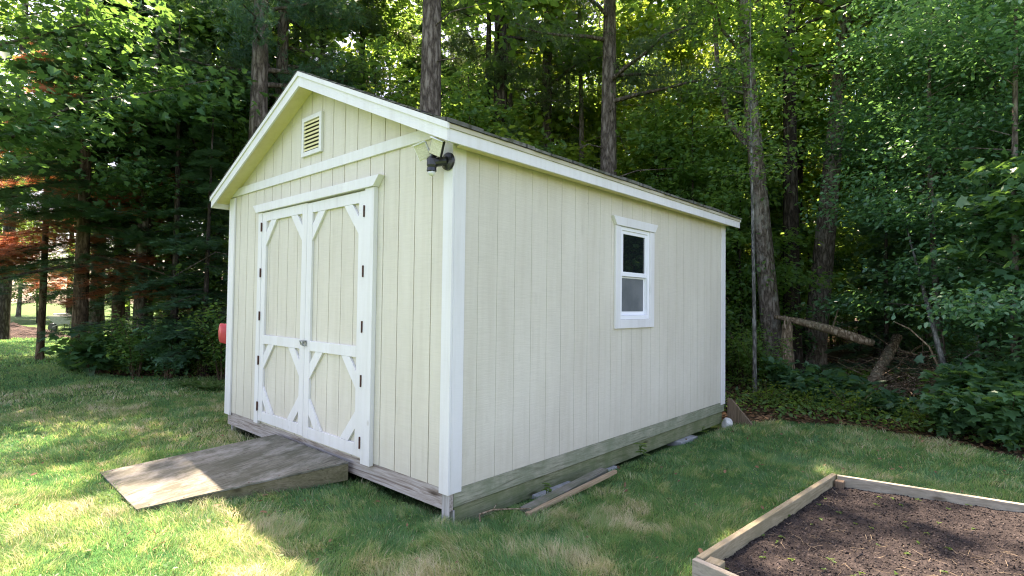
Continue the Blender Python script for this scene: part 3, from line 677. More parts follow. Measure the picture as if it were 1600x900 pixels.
# loose lumber
def board(name, a, b_, wd, th, m, label, cat='board', roll=0):
    a = Vector(a); b_ = Vector(b_); d_ = b_-a; L = d_.length
    o = MB().box(0, L, -wd/2, wd/2, -th/2, th/2).build(name, m, None, bevel=.003, loc=a)
    q = d_.to_track_quat('X', 'Z').to_euler(); o.rotation_euler = q; return tag(o, label, cat)
za = gzf(.2, 1)
board('loose_board', (.265, .50, za+.045), (.165, 1.72, za+.055), .085, .03, M['lumber_old'], 'old grey loose board lying nearest the shed skid', 'board')
board('loose_strip', (.315, .47, za+.035), (.285, 1.72, za+.065), .035, .03, M['lumber_tan'], 'thin tan loose strip lying on the grass outside the grey board', 'strip')
f = MB(); f.tube([(0, 0, 0), (-.07, .06, .012), (-.05, .18, .018), (.03, .30, .012), (.14, .38, .02)], [.007, .006, .006, .005, .003], 6, wob=.1)
f.tube([(-.05, .18, .016), (-.09, .26, .03)], [.004, .002], 5)
tag(f.build('twig', M['deadwood'], None, smooth=True, loc=(.17, .14, gzf(.1, .2)+.045)), 'pale bare twig on the grass beside the near end of the skid', 'twig')

# kayak behind the left wall
ky = empty('kayak', (-4.27, 1.475, .80), 'red plastic kayak tip poking out behind the left edge of the shed', 'kayak')
f = MB(); pts = []; rd = []
rings = []
k = 18; n = 15
for i in range(n):
    t = i/(n-1); y = -1.45+t*2.9; w_k = max(.012, math.sin(math.pi*min(max(t, .045), .955))**.42*.27); h_k = max(.02, math.sin(math.pi*min(max(t, .03), .97))**.35*.17); z = .10*(2*t-1)**4
    rings.append([(math.cos(2*math.pi*j/k)*h_k*(1 if math.cos(2*math.pi*j/k) < 0 else .7), y, z+math.sin(2*math.pi*j/k)*w_k) for j in range(k)])
f.add([q for r in rings for q in r], [(i*k+j, i*k+(j+1) % k, (i+1)*k+(j+1) % k, (i+1)*k+j) for i in range(n-1) for j in range(k)]+[tuple(range(k-1, -1, -1)), tuple((n-1)*k+j for j in range(k))])
f.build('hull', M['kayak'], ky, smooth=True)
MB().tube([(.13, -.35, -.0), (.14, -.2, .17), (.14, .2, .17), (.13, .38, 0), (.14, .2, -.17), (.14, -.2, -.17), (.13, -.35, 0)], [.012]*7, 6).build('cockpit_rim', M['black'], ky)
for y in (-.8, .8):
    MB().box(.0, .36, y-.03, y+.03, -.34, -.30).box(.33, .36, y-.03, y+.03, -.34, .1).build('bracket', M['post'], ky)

# raised garden bed
bd = empty('raised_bed', (2.6, 1.7, -.22), 'raised garden bed framed with weathered boards on the right lawn', 'garden bed')
BO = (-2.6, -1.7, .22)
zt_ = -.105
A0, A1 = (1.575, .47), (1.765, 2.78); B1 = (4.2, 3.20); B0 = (4.05, -.05)
def wallq(p, q, th, z0, z1, zz=0):
    d_ = Vector((q[0]-p[0], q[1]-p[1])); nrm = Vector((d_.y, -d_.x)).normalized()*th
    return MB().hexa([(p[0], p[1], z0), (q[0], q[1], z0), (q[0]+nrm.x, q[1]+nrm.y, z0), (p[0]+nrm.x, p[1]+nrm.y, z0)],
                     [(p[0], p[1], z1), (q[0], q[1], z1+zz), (q[0]+nrm.x, q[1]+nrm.y, z1+zz), (p[0]+nrm.x, p[1]+nrm.y, z1)])
wallq((A0[0], A0[1]), (A1[0], A1[1]), .042, -.34, zt_).build('side_board', M['bed_y'], bd, loc=BO, bevel=.004)
wallq((A1[0]+.043, A1[1]-.002), B1, .042, -.34, zt_-.002, -.01).build('end_board', M['bed_x'], bd, loc=BO, bevel=.004)
# near board butts in front, a short post at the corner
wallq((B0[0], B0[1]), (A0[0]-.004, A0[1]-.046), .042, -.34, zt_-.004).build('end_board', M['bed_x'], bd, loc=BO, bevel=.004)
wallq(B1, B0, .042, -.34, zt_-.01).build('side_board', M['bed_y'], bd, loc=BO, bevel=.004)
MB().box(A0[0]+.05, A0[0]+.135, A0[1]-.00, A0[1]+.08, -.34, zt_-.012).build('corner_post', M['bed_y'], bd, loc=BO, bevel=.004)
MB().box(A1[0]+.045, A1[0]+.11, A1[1]-.115, A1[1]-.05, -.34, zt_-.03).build('corner_post', M['plank'], bd, loc=BO, bevel=.004)
# soil surface inside the bed
n = 110
uu = np.linspace(0, 1, n); vv = np.linspace(0, 1, n); UU, VV = np.meshgrid(uu, vv, indexing='ij')
c00 = np.array([A0[0]+.03, A0[1]-.01]); c01 = np.array([A1[0]+.03, A1[1]-.03]); c10 = np.array([B0[0]-.02, B0[1]+.04]); c11 = np.array([B1[0]-.02, B1[1]-.03])
PX = (c00[0]*(1-UU)+c10[0]*UU)*(1-VV)+(c01[0]*(1-UU)+c11[0]*UU)*VV
PY = (c00[1]*(1-UU)+c10[1]*UU)*(1-VV)+(c01[1]*(1-UU)+c11[1]*UU)*VV
PZ = -.185+.05*(fbm(PX*2.2, PY*2.2, 31)-.5)+.022*(fbm(PX*11, PY*11, 33)-.5)+.012*(fbm(PX*32, PY*32, 34)-.5)
ii = np.arange(n*n).reshape(n, n); q = np.stack([ii[:-1, :-1], ii[1:, :-1], ii[1:, 1:], ii[:-1, 1:]], -1).reshape(-1, 4)
me = np_mesh('garden_soil', np.stack([PX.ravel(), PY.ravel(), PZ.ravel()], 1), q.ravel(), np.arange(len(q))*4, np.full(len(q), 4), M['soil'])
tag(link('garden_soil', me), 'dark soil filling the raised bed', 'soil', kind='stuff')
rng = np.random.default_rng(77)
def in_bed(N_):
    a = rng.random(N_); b_ = rng.random(N_)
    px = (c00[0]*(1-a)+c10[0]*a)*(1-b_)+(c01[0]*(1-a)+c11[0]*a)*b_; py = (c00[1]*(1-a)+c10[1]*a)*(1-b_)+(c01[1]*(1-a)+c11[1]*a)*b_
    pz = -.185+.05*(fbm(px*2.2, py*2.2, 31)-.5)+.022*(fbm(px*11, py*11, 33)-.5)+.012*(fbm(px*32, py*32, 34)-.5)
    return px, py, pz
CR = (T([(-.5, -.5, -.3), (.5, -.5, -.3), (.5, .5, -.3), (-.5, .5, -.3), (-.28, -.3, .35), (.3, -.22, .45), (.25, .3, .3), (-.3, .25, .42)]), [(4, 5, 6, 7), (0, 1, 5, 4), (1, 2, 6, 5), (2, 3, 7, 6), (3, 0, 4, 7)])
s = Scatter(); px, py, pz = in_bed(26000); N_ = len(px); X, Y, Z = frames(rng, N_, .3)
s.put(*CR, np.stack([px, py, pz+.002], 1), X, Y, Z, .003+.011*rng.random(N_)**3.0, rng.random(N_)**2)
tag(link('soil_crumbs', s.mesh('soil_crumbs', M['chip'])), 'crumbs of soil on the bed', 'soil', kind='stuff')
STRAW = (T([(0, -.012, 0), (1, -.008, .02), (1, .008, .02), (0, .012, 0)]), [(0, 1, 2, 3)])
s = Scatter(); px, py, pz = in_bed(1500); k_ = (fbm(px*1.3, py*1.3, 41) > .56) | (rng.random(len(px)) < .07); px, py, pz = px[k_], py[k_], pz[k_]
N_ = len(px); X, Y, Z = frames(rng, N_, .93)
s.put(*STRAW, np.stack([px, py, pz+.012], 1), X, Y, Z, .015+.075*rng.random(N_)**2.5, rng.random(N_))
tag(link('straw_scraps', s.mesh('straw_scraps', M['straw'])), 'bits of straw scattered on the bed soil', 'straw', kind='stuff')
s = Scatter(); px, py, pz = in_bed(110)
for k_ in range(len(px)):
    m_ = 4+int(rng.integers(3)); X, Y, Z = frames(rng, m_, .8)
    s.put(*LEAF_OVAL, np.tile([px[k_], py[k_], pz[k_]+.012], (m_, 1)), X, Y, Z, .012+.016*rng.random(m_), rng.random(m_))
tag(link('bed_seedlings', s.mesh('bed_seedlings', M['leaf_lime'])), 'tiny green seedlings in the bed soil', 'seedlings', kind='stuff')

# ------------------------------------------------------------------ grass
def grass(seed=5):
    rng = np.random.default_rng(seed); P = []
    fwd = math.atan2(math.cos(YAW), -math.sin(YAW))
    def zone(r0, r1, dens, wd, a0=-62, a1=62):
        area = (r1*r1-r0*r0)/2*R(a1-a0); N_ = int(area*dens)
        rr = np.sqrt(rng.random(N_)*(r1*r1-r0*r0)+r0*r0); an = fwd+R(a0)+R(a1-a0)*rng.random(N_)
        x = CAM[0]+rr*np.cos(an); y = CAM[1]+rr*np.sin(an)
        P.append(np.stack([x, y, np.full(N_, wd)], 1))
    zone(1.2, 4.2, 13000, .0030); zone(4.2, 6.5, 7500, .0042); zone(6.5, 10, 3000, .0065, -62, 62)
    zone(10, 16, 1000, .011, 0, 62); zone(16, 30, 320, .022, 8, 60)
    A = np.concatenate(P); x, y, wd = A.T
    dist = np.hypot(x-CAM[0], y-CAM[1])
    keep = ~forest(x, y)
    edge = inpoly(x, y, [(16, 1.0), (5.2, 4.6), (3.6, 5.0), (2.9, 5.5), (1.7, 6.0), (.45, 5.4), (.1, 5.0), (-4, 4), (-6, 2.4), (-9, .8), (-12, -.6), (-14, 1), (0, 20)])
    inside = (x > -SW-.0) & (x < .0) & (y > .30) & (y < SL+.1)
    keep &= ~inside
    keep &= ~((x > -SW-.0) & (x < 0) & (y > .06) & (y <= .30) & (rng.random(len(x)) < .85))
    keep &= ~inpoly(x, y, [(-2.60, .1), (-1.20, .1), (-1.735, -1.40), (-2.94, -1.38)])
    keep &= ~inpoly(x, y, [A0, A1, B1, B0])
    # bare and worn patches
    bare = fbm(x*1.1+3, y*1.1, 51)
    w1 = np.exp(-(((x-.28)/.32)**2+((y-2.1)/.75)**2)); w2 = np.exp(-(((x-1.5)/.10)**2+((y-.3)/.5)**2))
    keep &= rng.random(len(x)) > np.clip(w1*.75+w2*.8+(bare > .70)*.45+np.exp(-(np.abs(x-.02)/.05))*(y > .3)*(y < 5)*.3, 0, .93)
    x, y, wd, dist = x[keep], y[keep], wd[keep], dist[keep]; N_ = len(x)
    # clumps: colour, height, lean follow patchy noise
    c1 = fbm(x*1.7, y*1.7, 61); c2 = fbm(x*6, y*6, 62); c3 = fbm(x*.5, y*.5, 63, 2); c4 = fbm(x*14, y*14, 64, 2)
    dry = np.exp(-(((x-1.05)/.22)**2+((y-.15)/.16)**2)/1.0)*1.2       # pale tuft in the foreground
    dry += .65*np.exp(-(((x+.9)/.7)**2+((y+1.0)/.40)**2))+.7*np.exp(-(((x-.45)/.35)**2+((y+.75)/.30)**2))
    left = np.clip((-x-.2)/2.5, 0, 1)
    v = .08+.40*c2+.60*(c1-.42)+.16*left+dry*.55+rng.normal(0, .13, N_)
    v += .30*(c4 > .62)*(c2 > .45)+.22*np.clip((bare[keep]-.5)*5, 0, 1)
    v = np.clip(v-.05, 0, 1)
    straw = rng.random(N_) < .04+.12*np.clip((c1-.5)*5, 0, 1)*(.4+.3*left)+.42*dry; v[straw] = .75+.25*rng.random(straw.sum())
    far_lawn = dist > 12; v[far_lawn] = np.clip(v[far_lawn]*.75, 0, .62)
    h = (.034+.050*c2**1.5*1.6+.030*(c1 > .5)*c4)*(.6+.7*rng.random(N_)); h *= 1+.55*dry
    near_wall = np.exp(-np.clip(y*0+np.where((y > -.3) & (x < .1), -y*4, np.abs(x-.1)*6), 0, 9))*(y < 5)*(x < .4)*(x > -4.3)
    h *= 1-.45*near_wall*(y > 0)
    h *= 1+.15*near_wall*(c2 > .5)*(y <= 0)
    lean_a = 6.28*fbm(x*2.6+7, y*2.6, 71, 2)*1.6+rng.normal(0, .9, N_); h *= .74; lean = .25+.9*rng.random(N_)**1.3+.5*(c4-.4)
    az = rng.random(N_)*6.283; z = gz(x, y)-.004
    wx = np.cos(az)*wd*.5; wy = np.sin(az)*wd*.5; lx = np.cos(lean_a)*lean*h; ly = np.sin(lean_a)*lean*h
    V = np.empty((N_, 5, 3))
    V[:, 0] = np.stack([x-wx, y-wy, z], 1); V[:, 1] = np.stack([x+wx, y+wy, z], 1)
    V[:, 2] = np.stack([x+wx*.8+lx*.32, y+wy*.8+ly*.32, z+h*.58], 1); V[:, 3] = np.stack([x-wx*.8+lx*.32, y-wy*.8+ly*.32, z+h*.58], 1)
    V[:, 4] = np.stack([x+lx, y+ly, z+h*.92], 1)
    b_ = np.arange(N_)*5
    L = np.stack([b_, b_+1, b_+2, b_+3, b_+3, b_+2, b_+4], 1).ravel()
    tot = np.tile([4, 3], N_); st = np.stack([np.arange(N_)*7, np.arange(N_)*7+4], 1).ravel()
    me = np_mesh('grass', V.reshape(-1, 3), L, st, tot, M['grass'], np.repeat(v, 2))
    print('grass blades', N_)
    tag(link('grass', me), 'lawn grass with straw coloured patches round the shed', 'grass', kind='stuff')
grass()

# ================================================================== TREES
def trunk_path(h, bend, seed, n=12, lean=(0, 0)):
    rr = random.Random(seed); a = rr.uniform(0, 6.28); ph = rr.uniform(0, 6)
    return [(lean[0]*t+bend*math.sin(t*2.6+ph)*math.cos(a)-bend*math.sin(ph)*math.cos(a), lean[1]*t+bend*math.sin(t*2.1+ph*.7)*math.sin(a)-bend*math.sin(ph*.7)*math.sin(a), h*t) for t in [i/(n-1) for i in range(n)]]
def at_h(path, h):
    for a, b_ in zip(path[:-1], path[1:]):
        if a[2] <= h <= b_[2]:
            t = (h-a[2])/(b_[2]-a[2]+1e-9); return Vector(a).lerp(Vector(b_), t)
    return Vector(path[-1])
def tree_meshes(kind, seed, H, r0, base, crownR, leaf='oval', lsize=.09, nleaf=9000, bark='bark_dark', lmat='leaf_green',
                bend=.15, lean=(0, 0), flat=.35, k=9, snags=0, ntop=1.0, forks=()):
    """returns (trunk mesh, crown mesh) of one tree; base = height of the lowest living branch"""
    rr = random.Random(seed); rng = np.random.default_rng(seed)
    path = trunk_path(H, bend, seed, lean=lean, n=16)
    path = [(p[0], p[1], p[2]-.12) for p in path]
    rad = [max(.012, r0*(1-.80*(i/15.0))*(1+.42*math.exp(-i*1.1))) for i in range(16)]
    if H > 3:
        extra = [(path[0][0]*(1-t)+path[1][0]*t, path[0][1]*(1-t)+path[1][1]*t, path[0][2]*(1-t)+path[1][2]*t) for t in (0, .12, .3, .6)]
        path = extra+path[1:]; rad = [r0*1.5, r0*1.25, r0*1.1, r0*1.03]+[r0*(1-.80*i/15) for i in range(1, 16)]
    b_ = MB(); b_.tube(path, rad, k, wob=.035, seed=seed)
    for fh, az, L, fr in forks:                        # big secondary stems
        p = at_h(path, fh); dx, dy = math.cos(az), math.sin(az)
        b_.tube([p, p+Vector((dx*L*.22, dy*L*.22, L*.25)), p+Vector((dx*L*.32, dy*L*.32, L*.6)), p+Vector((dx*L*.36, dy*L*.36, L))], [fr, fr*.85, fr*.7, fr*.4], 8, wob=.04)
    tips = []
    if kind in ('broad', 'pine', 'hemlock'):
        nb = {'broad': 22, 'pine': 26, 'hemlock': 44}[kind]
        for i in range(nb):
            t = (i+rr.random())/nb; hh = base+(H*.97-base)*t
            p = at_h(path, hh); az = rr.uniform(0, 6.28)
            if kind == 'broad':
                L = crownR*(1-.60*t**1.6)*rr.uniform(.6, 1.1)*(.55+.45*min(1, t*5)); rise = rr.uniform(.12, .65)
            elif kind == 'pine':
                L = crownR*(1-.75*t)*rr.uniform(.65, 1.1); rise = rr.uniform(-.05, .30)
            else:
                L = crownR*(1-.88*t)*rr.uniform(.75, 1.1)+.12; rise = rr.uniform(-.22, .08)
            dx, dy = math.cos(az), math.sin(az); pts = [p]; n = 5
            droop = {'broad': -.10, 'pine': -.02, 'hemlock': -.16}[kind]
            for j in range(1, n):
                q = j/(n-1); w_ = rr.uniform(-.10, .10)*L
                pts.append(p+Vector((dx*L*q-dy*w_*q, dy*L*q+dx*w_*q, L*q*rise+droop*L*q*q)))
            br = max(.006, r0*.26*(1-.6*t)*min(1, L/2.0)); b_.tube(pts, [br*(1-.8*j/(n-1)) for j in range(n)], 5, cap=False)
            tips.append((pts, L))
    for i in range(snags):                              # short dead limbs below the crown
        hh = rr.uniform(1.2, max(base, 2.5)); p = at_h(path, hh); az = rr.uniform(0, 6.28); L = rr.uniform(.4, 1.6)
        b_.tube([p, p+Vector((math.cos(az)*L*.5, math.sin(az)*L*.5, rr.uniform(-.1, .25)*L)), p+Vector((math.cos(az+.25)*L, math.sin(az+.25)*L, rr.uniform(-.3, .3)*L))], [.020, .014, .005], 5, cap=False)
    tm = bpy.data.meshes.new('trunk'); tm.from_pydata(b_.v, [], b_.f); tm.update(); tm.materials.append(M[bark])
    tm.polygons.foreach_set('use_smooth', [True]*len(tm.polygons))
    # foliage
    tot = sum(L for _, L in tips); s = Scatter()
    tmpl = {'oval': LEAF_OVAL, 'maple': LEAF_MAPLE, 'quad': LEAF_QUAD, 'tuft': TUFT, 'sprig': SPRIG}[leaf]
    P = []; O = []; C = []
    for pts, L in tips:
        m_ = int(nleaf*L/tot); A = np.array([tuple(p) for p in pts]); d_ = A[-1]-A[0]; d_ /= np.linalg.norm(d_)+1e-9
        sd = np.array([-d_[1], d_[0], 0.]); sd /= np.linalg.norm(sd)+1e-9
        if kind == 'hemlock':
            q = rng.random(m_)**.8; side = rng.uniform(-1, 1, m_)*(.10+.32*L*(1-q*.75)*np.minimum(1, q*3)); dz = -np.abs(side)*.28+rng.normal(0, .03, m_)
            j = np.clip(q*4, 0, 3.999); a = j.astype(int); fr = (j-a)[:, None]; pos = A[a]*(1-fr)+A[a+1]*fr+sd*side[:, None]; pos[:, 2] += dz
            o = d_[None]*.9+sd[None]*np.sign(side)[:, None]*.75; o[:, 2] -= .25
            P.append(pos); O.append(o); C.append(rng.random(m_)*.6+.4*q)
        else:                                           # leaves gather in sprays on side twigs
            nc = max(3, int(m_/{'broad': 26, 'pine': 9}[kind])); q = .22+.80*rng.random(nc)**.75
            j = np.clip(q*4, 0, 3.999); a = j.astype(int); fr = (j-a)[:, None]; cpos = A[a]*(1-fr)+A[a+1]*fr
            cpos = cpos+rng.normal(0, 1, (nc, 3))*np.array([.20, .20, .12])*(.35+L*.38)
            w_ = rng.integers(0, nc, m_); sp = {'broad': .30, 'pine': .16}[kind]*(.6+.25*L)
            pos = cpos[w_]+rng.normal(0, 1, (m_, 3))*np.array([sp, sp, sp*flat])
            tone = rng.random(nc); P.append(pos); O.append(np.tile(d_*.8, (m_, 1))); C.append(np.clip(tone[w_]*.7+rng.random(m_)*.3, 0, 1))
    P = np.concatenate(P); O = np.concatenate(O); C = np.concatenate(C)
    up = {'broad': .62, 'pine': .35, 'hemlock': .82}[kind]
    X, Y, Z = frames(rng, len(P), up, O, {'broad': .8, 'pine': .9, 'hemlock': .25}[kind])
    if kind == 'broad': X[:, 2] -= .25; X /= np.linalg.norm(X, axis=1)[:, None]
    s.put(*tmpl, P, X, Y, Z, lsize*(.65+.6*rng.random(len(P))), C)
    return tm, s.mesh('crown', M[lmat])
LIB = {}
def lib(key, **k):
    if key not in LIB: LIB[key] = tree_meshes(**k)
    return LIB[key]
def plant(key, name, u, depth, label, cat='tree', group=None, rz=0, sc=1.0, xy=None, trunk='trunk', sink=0):
    x, y = xy if xy else W(u, depth)
    z = gzf(x, y)-sink
    o = empty(name, (x, y, z), label, cat, group, rz); o.scale = (sc, sc, sc)
    tm, cm = LIB[key]
    a = link(trunk, tm, o); c = link('crown', cm, o)
    return o

# library of trees
lib('pine_a', kind='pine', seed=11, H=17, r0=.285, base=8.5, crownR=2.6, leaf='tuft', lsize=.15, nleaf=3400, bark='bark_pine', lmat='needle_pine', snags=9, bend=.08, k=14)
lib('pine_b', kind='pine', seed=12, H=18, r0=.25, base=6.5, crownR=3.0, leaf='tuft', lsize=.16, nleaf=5000, bark='bark_pine', lmat='needle_pine', snags=11, bend=.10, k=14)
lib('pine_low', kind='pine', seed=13, H=14, r0=.15, base=3.2, crownR=2.8, leaf='tuft', lsize=.15, nleaf=7500, bark='bark_dark', lmat='needle_pine', snags=5, bend=.06)
lib('broad_a', kind='broad', seed=21, H=15, r0=.16, base=5.0, crownR=3.6, leaf='oval', lsize=.19, nleaf=9500, bark='bark_dark', lmat='leaf_green', bend=.35)
lib('broad_b', kind='broad', seed=22, H=13, r0=.12, base=3.0, crownR=3.3, leaf='maple', lsize=.17, nleaf=8500, bark='bark_maple', lmat='leaf_lime', bend=.45)
lib('broad_c', kind='broad', seed=23, H=17, r0=.21, base=6.0, crownR=4.0, leaf='oval', lsize=.21, nleaf=9500, bark='bark_dark', lmat='leaf_green', bend=.3)
lib('under_a', kind='broad', seed=24, H=6.5, r0=.05, base=.9, crownR=2.0, leaf='oval', lsize=.14, nleaf=6500, bark='bark_dark', lmat='leaf_green', bend=.25)
lib('under_b', kind='broad', seed=25, H=5.0, r0=.04, base=.6, crownR=1.7, leaf='maple', lsize=.13, nleaf=4200, bark='bark_dark', lmat='leaf_lime', bend=.25)
lib('hem_a', kind='hemlock', seed=31, H=12, r0=.16, base=2.0, crownR=2.9, leaf='sprig', lsize=.22, nleaf=12500, bark='bark_brown', lmat='needle_dark', bend=.05)
lib('hem_b', kind='hemlock', seed=32, H=9, r0=.10, base=1.0, crownR=2.3, leaf='sprig', lsize=.20, nleaf=9500, bark='bark_dark', lmat='needle_dark', bend=.05)
lib('dead', kind='hemlock', seed=33, H=8, r0=.09, base=2.2, crownR=2.1, leaf='sprig', lsize=.24, nleaf=9000, bark='bark_brown', lmat='needle_dead', bend=.05)
lib('maple_near', kind='broad', seed=41, H=11, r0=.16, base=2.9, crownR=3.3, leaf='maple', lsize=.135, nleaf=11000, bark='bark_maple', lmat='leaf_maple', bend=.3, flat=.28)
lib('beech_near', kind='broad', seed=42, H=7.5, r0=.06, base=1.0, crownR=2.2, leaf='oval', lsize=.085, nleaf=16000, bark='bark_maple', lmat='leaf_dark', bend=.25, flat=.3)
lib('beech_tall', kind='broad', seed=43, H=12, r0=.11, base=2.0, crownR=3.0, leaf='oval', lsize=.10, nleaf=17000, bark='bark_dark', lmat='leaf_dark', bend=.3, flat=.3)

# --- the trunks one can tell apart, behind the shed
plant('pine_a', 'pine_tree', 664, 10.9, 'thick grey pine trunk rising behind the shed roof left of centre', 'pine tree', rz=.4)
plant('pine_b', 'pine_tree', 948, 12.4, 'straight grey pine trunk rising above the middle of the eave line', 'pine tree', rz=2.2, sc=.93)
plant('pine_b', 'pine_tree', 852, 16.5, 'shaded pine trunk with crooked dead limbs between the two grey pine trunks', 'pine tree', rz=4.0)
plant('pine_low', 'pine_tree', 757, 14.8, 'pale feathery pine with low needles right of the thick grey trunk', 'pine tree', rz=1.1)
plant('broad_c', 'oak_tree', 786, 14.0, 'tall dark oak between the thick pine and the middle pine, its high crown added to shade the garden bed', 'oak tree', rz=2.7, sc=1.2)  # tall crown, mostly out of view, added to shade the garden bed
# left dark pair
lib('pine_c', kind='pine', seed=14, H=13.2, r0=.27, base=6.0, crownR=2.7, leaf='tuft', lsize=.17, nleaf=5600, bark='bark_pine', lmat='needle_dark', snags=8, bend=.06, k=14)  # crown height and spread shaped to throw shade on the ramp
plant('pine_c', 'pine_tree', 396, 11.2, 'dark pine trunk behind the left roof slope, thicker of the close pair', 'pine tree', rz=3.6)
plant('pine_b', 'pine_tree', 434, 12.6, 'slimmer dark pine trunk of the close pair left of the roof peak', 'pine tree', rz=5.2, sc=.85)
# right group
LIB['fork'] = tree_meshes('broad', 51, 15, .225, 6.2, 3.4, 'quad', .13, 10000, 'bark_maple', 'leaf_green', .12, (-.9, -.9), k=14, forks=((5.0, 2.6, 4.0, .085),))
plant('fork', 'maple_tree', 1213, 11.3, 'grey mottled maple trunk forking high up, first big trunk right of the shed', 'maple tree', sc=.95)
plant('broad_c', 'oak_tree', 1240, 12.6, 'dark straight trunk close behind the grey forked maple', 'oak tree', rz=2)
LIB['lean'] = tree_meshes('broad', 52, 15, .265, 6.6, 3.6, 'quad', .14, 10000, 'bark_maple', 'leaf_green', .10, (.95, .85), k=14)
plant('lean', 'maple_tree', 1268, 13.2, 'grey maple trunk leaning to the right above the fallen log', 'maple tree')
LIB['birch'] = tree_meshes('broad', 53, 7.5, .040, 3.6, 1.3, 'quad', .09, 1800, 'bark_birch', 'leaf_green', .10, (0, .15), k=8)
plant('birch', 'birch_sapling', 1180, 9.6, 'thin mottled birch stem just right of the far shed corner', 'young birch')
# left evergreens
plant('hem_a', 'hemlock_tree', 126, 12.0, 'dark hemlock with a brown trunk standing right of the wheelbarrow', 'hemlock', rz=.5)
plant('hem_a', 'hemlock_tree', 186, 13.2, 'dark hemlock with drooping layers, second trunk from the left', 'hemlock', rz=2.9, sc=.95)
plant('hem_b', 'hemlock_tree', 274, 11.8, 'slim dark hemlock midway between the left trunks and the shed', 'hemlock', rz=1.5, sc=.85)
plant('hem_b', 'hemlock_tree', 322, 11.0, 'small dark hemlock nearest the left edge of the shed', 'hemlock', rz=4.2, sc=.62)
plant('dead', 'dead_hemlock', 66, 13.4, 'rust brown dying hemlock glowing behind the leftmost dark boughs', 'dead conifer', rz=1.0, sc=1.0)
plant('dead', 'dead_hemlock', 236, 12.9, 'rust brown dying hemlock behind the slim hemlock left of the shed', 'dead conifer', rz=2.6, sc=.80)
# maples hanging into the top left
LIB['maple_high'] = tree_meshes('broad', 44, 8.2, .17, 3.1, 4.2, 'maple', .15, 12500, 'bark_maple', 'leaf_maple', .3, flat=.28)
plant('maple_high', 'maple_tree', -75, 9.4, 'leafy maple reaching in from the left top corner with broad lobed leaves', 'maple tree', rz=.7)
plant('maple_near', 'maple_tree', 222, 12.6, 'leafy maple with broad leaves over the small hemlocks left of the shed', 'maple tree', rz=2.4, sc=.95)
plant('broad_a', 'leafy_tree', 480, 15.5, 'bright leafy tree just behind the roof peak', 'tree', rz=1.9)
for i, (k_, u, dp, sc, lab) in enumerate((('hem_a', 262, 15.8, .9, 'dark hemlock behind the slim hemlock left of the shed'), ('broad_a', 335, 17.5, .9, 'leafy tree behind the left edge of the shed roof'),
        ('maple_near', 330, 14.2, 1.1, 'shady maple with lobed leaves beside the left roof tip'), ('maple_near', 150, 14.8, 1.15, 'maple with lobed leaves above the second hemlock trunk'))):
    plant(k_, 'belt_tree', u, dp, lab, 'tree', rz=i*1.9+.5, sc=sc)
# right thicket
LIB['oak_sapling'] = tree_meshes('broad', 61, 4.6, .035, .7, 1.9, 'maple', .17, 2600, 'bark_maple', 'leaf_maple', .2, flat=.3)
RT = [('oak_sapling', 1650, 7.0, .85, 'oak sapling with big lobed leaves at the right lawn edge'),
      ('oak_sapling', 1450, 11.6, .9, 'oak sapling with big lobed leaves above the brush pile'),
      ('oak_sapling', 1625, 9.6, 1.1, 'taller oak sapling at the right edge of the view'),
      ('beech_near', 1480, 8.9, 1.0, 'slender beech thicket tree right of the brush pile'),
      ('beech_near', 1585, 7.7, 1.0, 'nearest beech at the right edge with branches over the lawn'),
      ('beech_tall', 1540, 11.6, 1.0, 'tall dark beech rising behind the leaning dead log'),
      ('beech_tall', 1560, 10.3, 1.05, 'tall dark beech filling the upper right corner'),
      ('beech_near', 1460, 13.6, 1.0, 'dark beech some way behind the brush pile'),
      ('beech_tall', 1370, 17.5, 1.0, 'dark beech deep behind the leaning maple'),
      ('beech_tall', 1720, 8.8, 1.0, 'dark beech just beyond the right edge of the view'),
      ('beech_near', 1760, 7.0, .95, 'beech at the lawn edge beyond the right edge of the view'),
      ('beech_tall', 1650, 13.5, 1.2, 'big dark beech behind the right edge thicket'),
      ('hem_b', 1385, 10.6, .52, 'small soft hemlock above the fallen log'),
      ('hem_b', 1150, 14.4, .95, 'hemlock boughs showing between the shed corner and the forked maple'),
      ('beech_tall', 1500, 15.5, 1.25, 'tall dark beech far back in the right woods')]
for i, (k_, u, dp, sc, lab) in enumerate(RT):
    plant(k_, {'hem_b': 'hemlock_tree', 'oak_sapling': 'oak_sapling'}.get(k_, 'beech_tree'), u, dp, lab, {'hem_b': 'hemlock', 'oak_sapling': 'oak sapling'}.get(k_, 'beech tree'), rz=i*1.7+.3, sc=sc)
# beyond the right edge (mirrored by the window)
for i, (u, dp) in enumerate(((2000, 8.5), (2300, 7.5), (2700, 7.5), (2100, 12), (2600, 11), (3300, 7), (4200, 6.5))):
    plant('beech_tall' if i % 2 else 'beech_near', 'beech_tree', u, dp, 'beech in the woods beyond the right edge of the view', 'beech tree', 'beeches outside the right of the view', rz=i*2.1, sc=1.1)

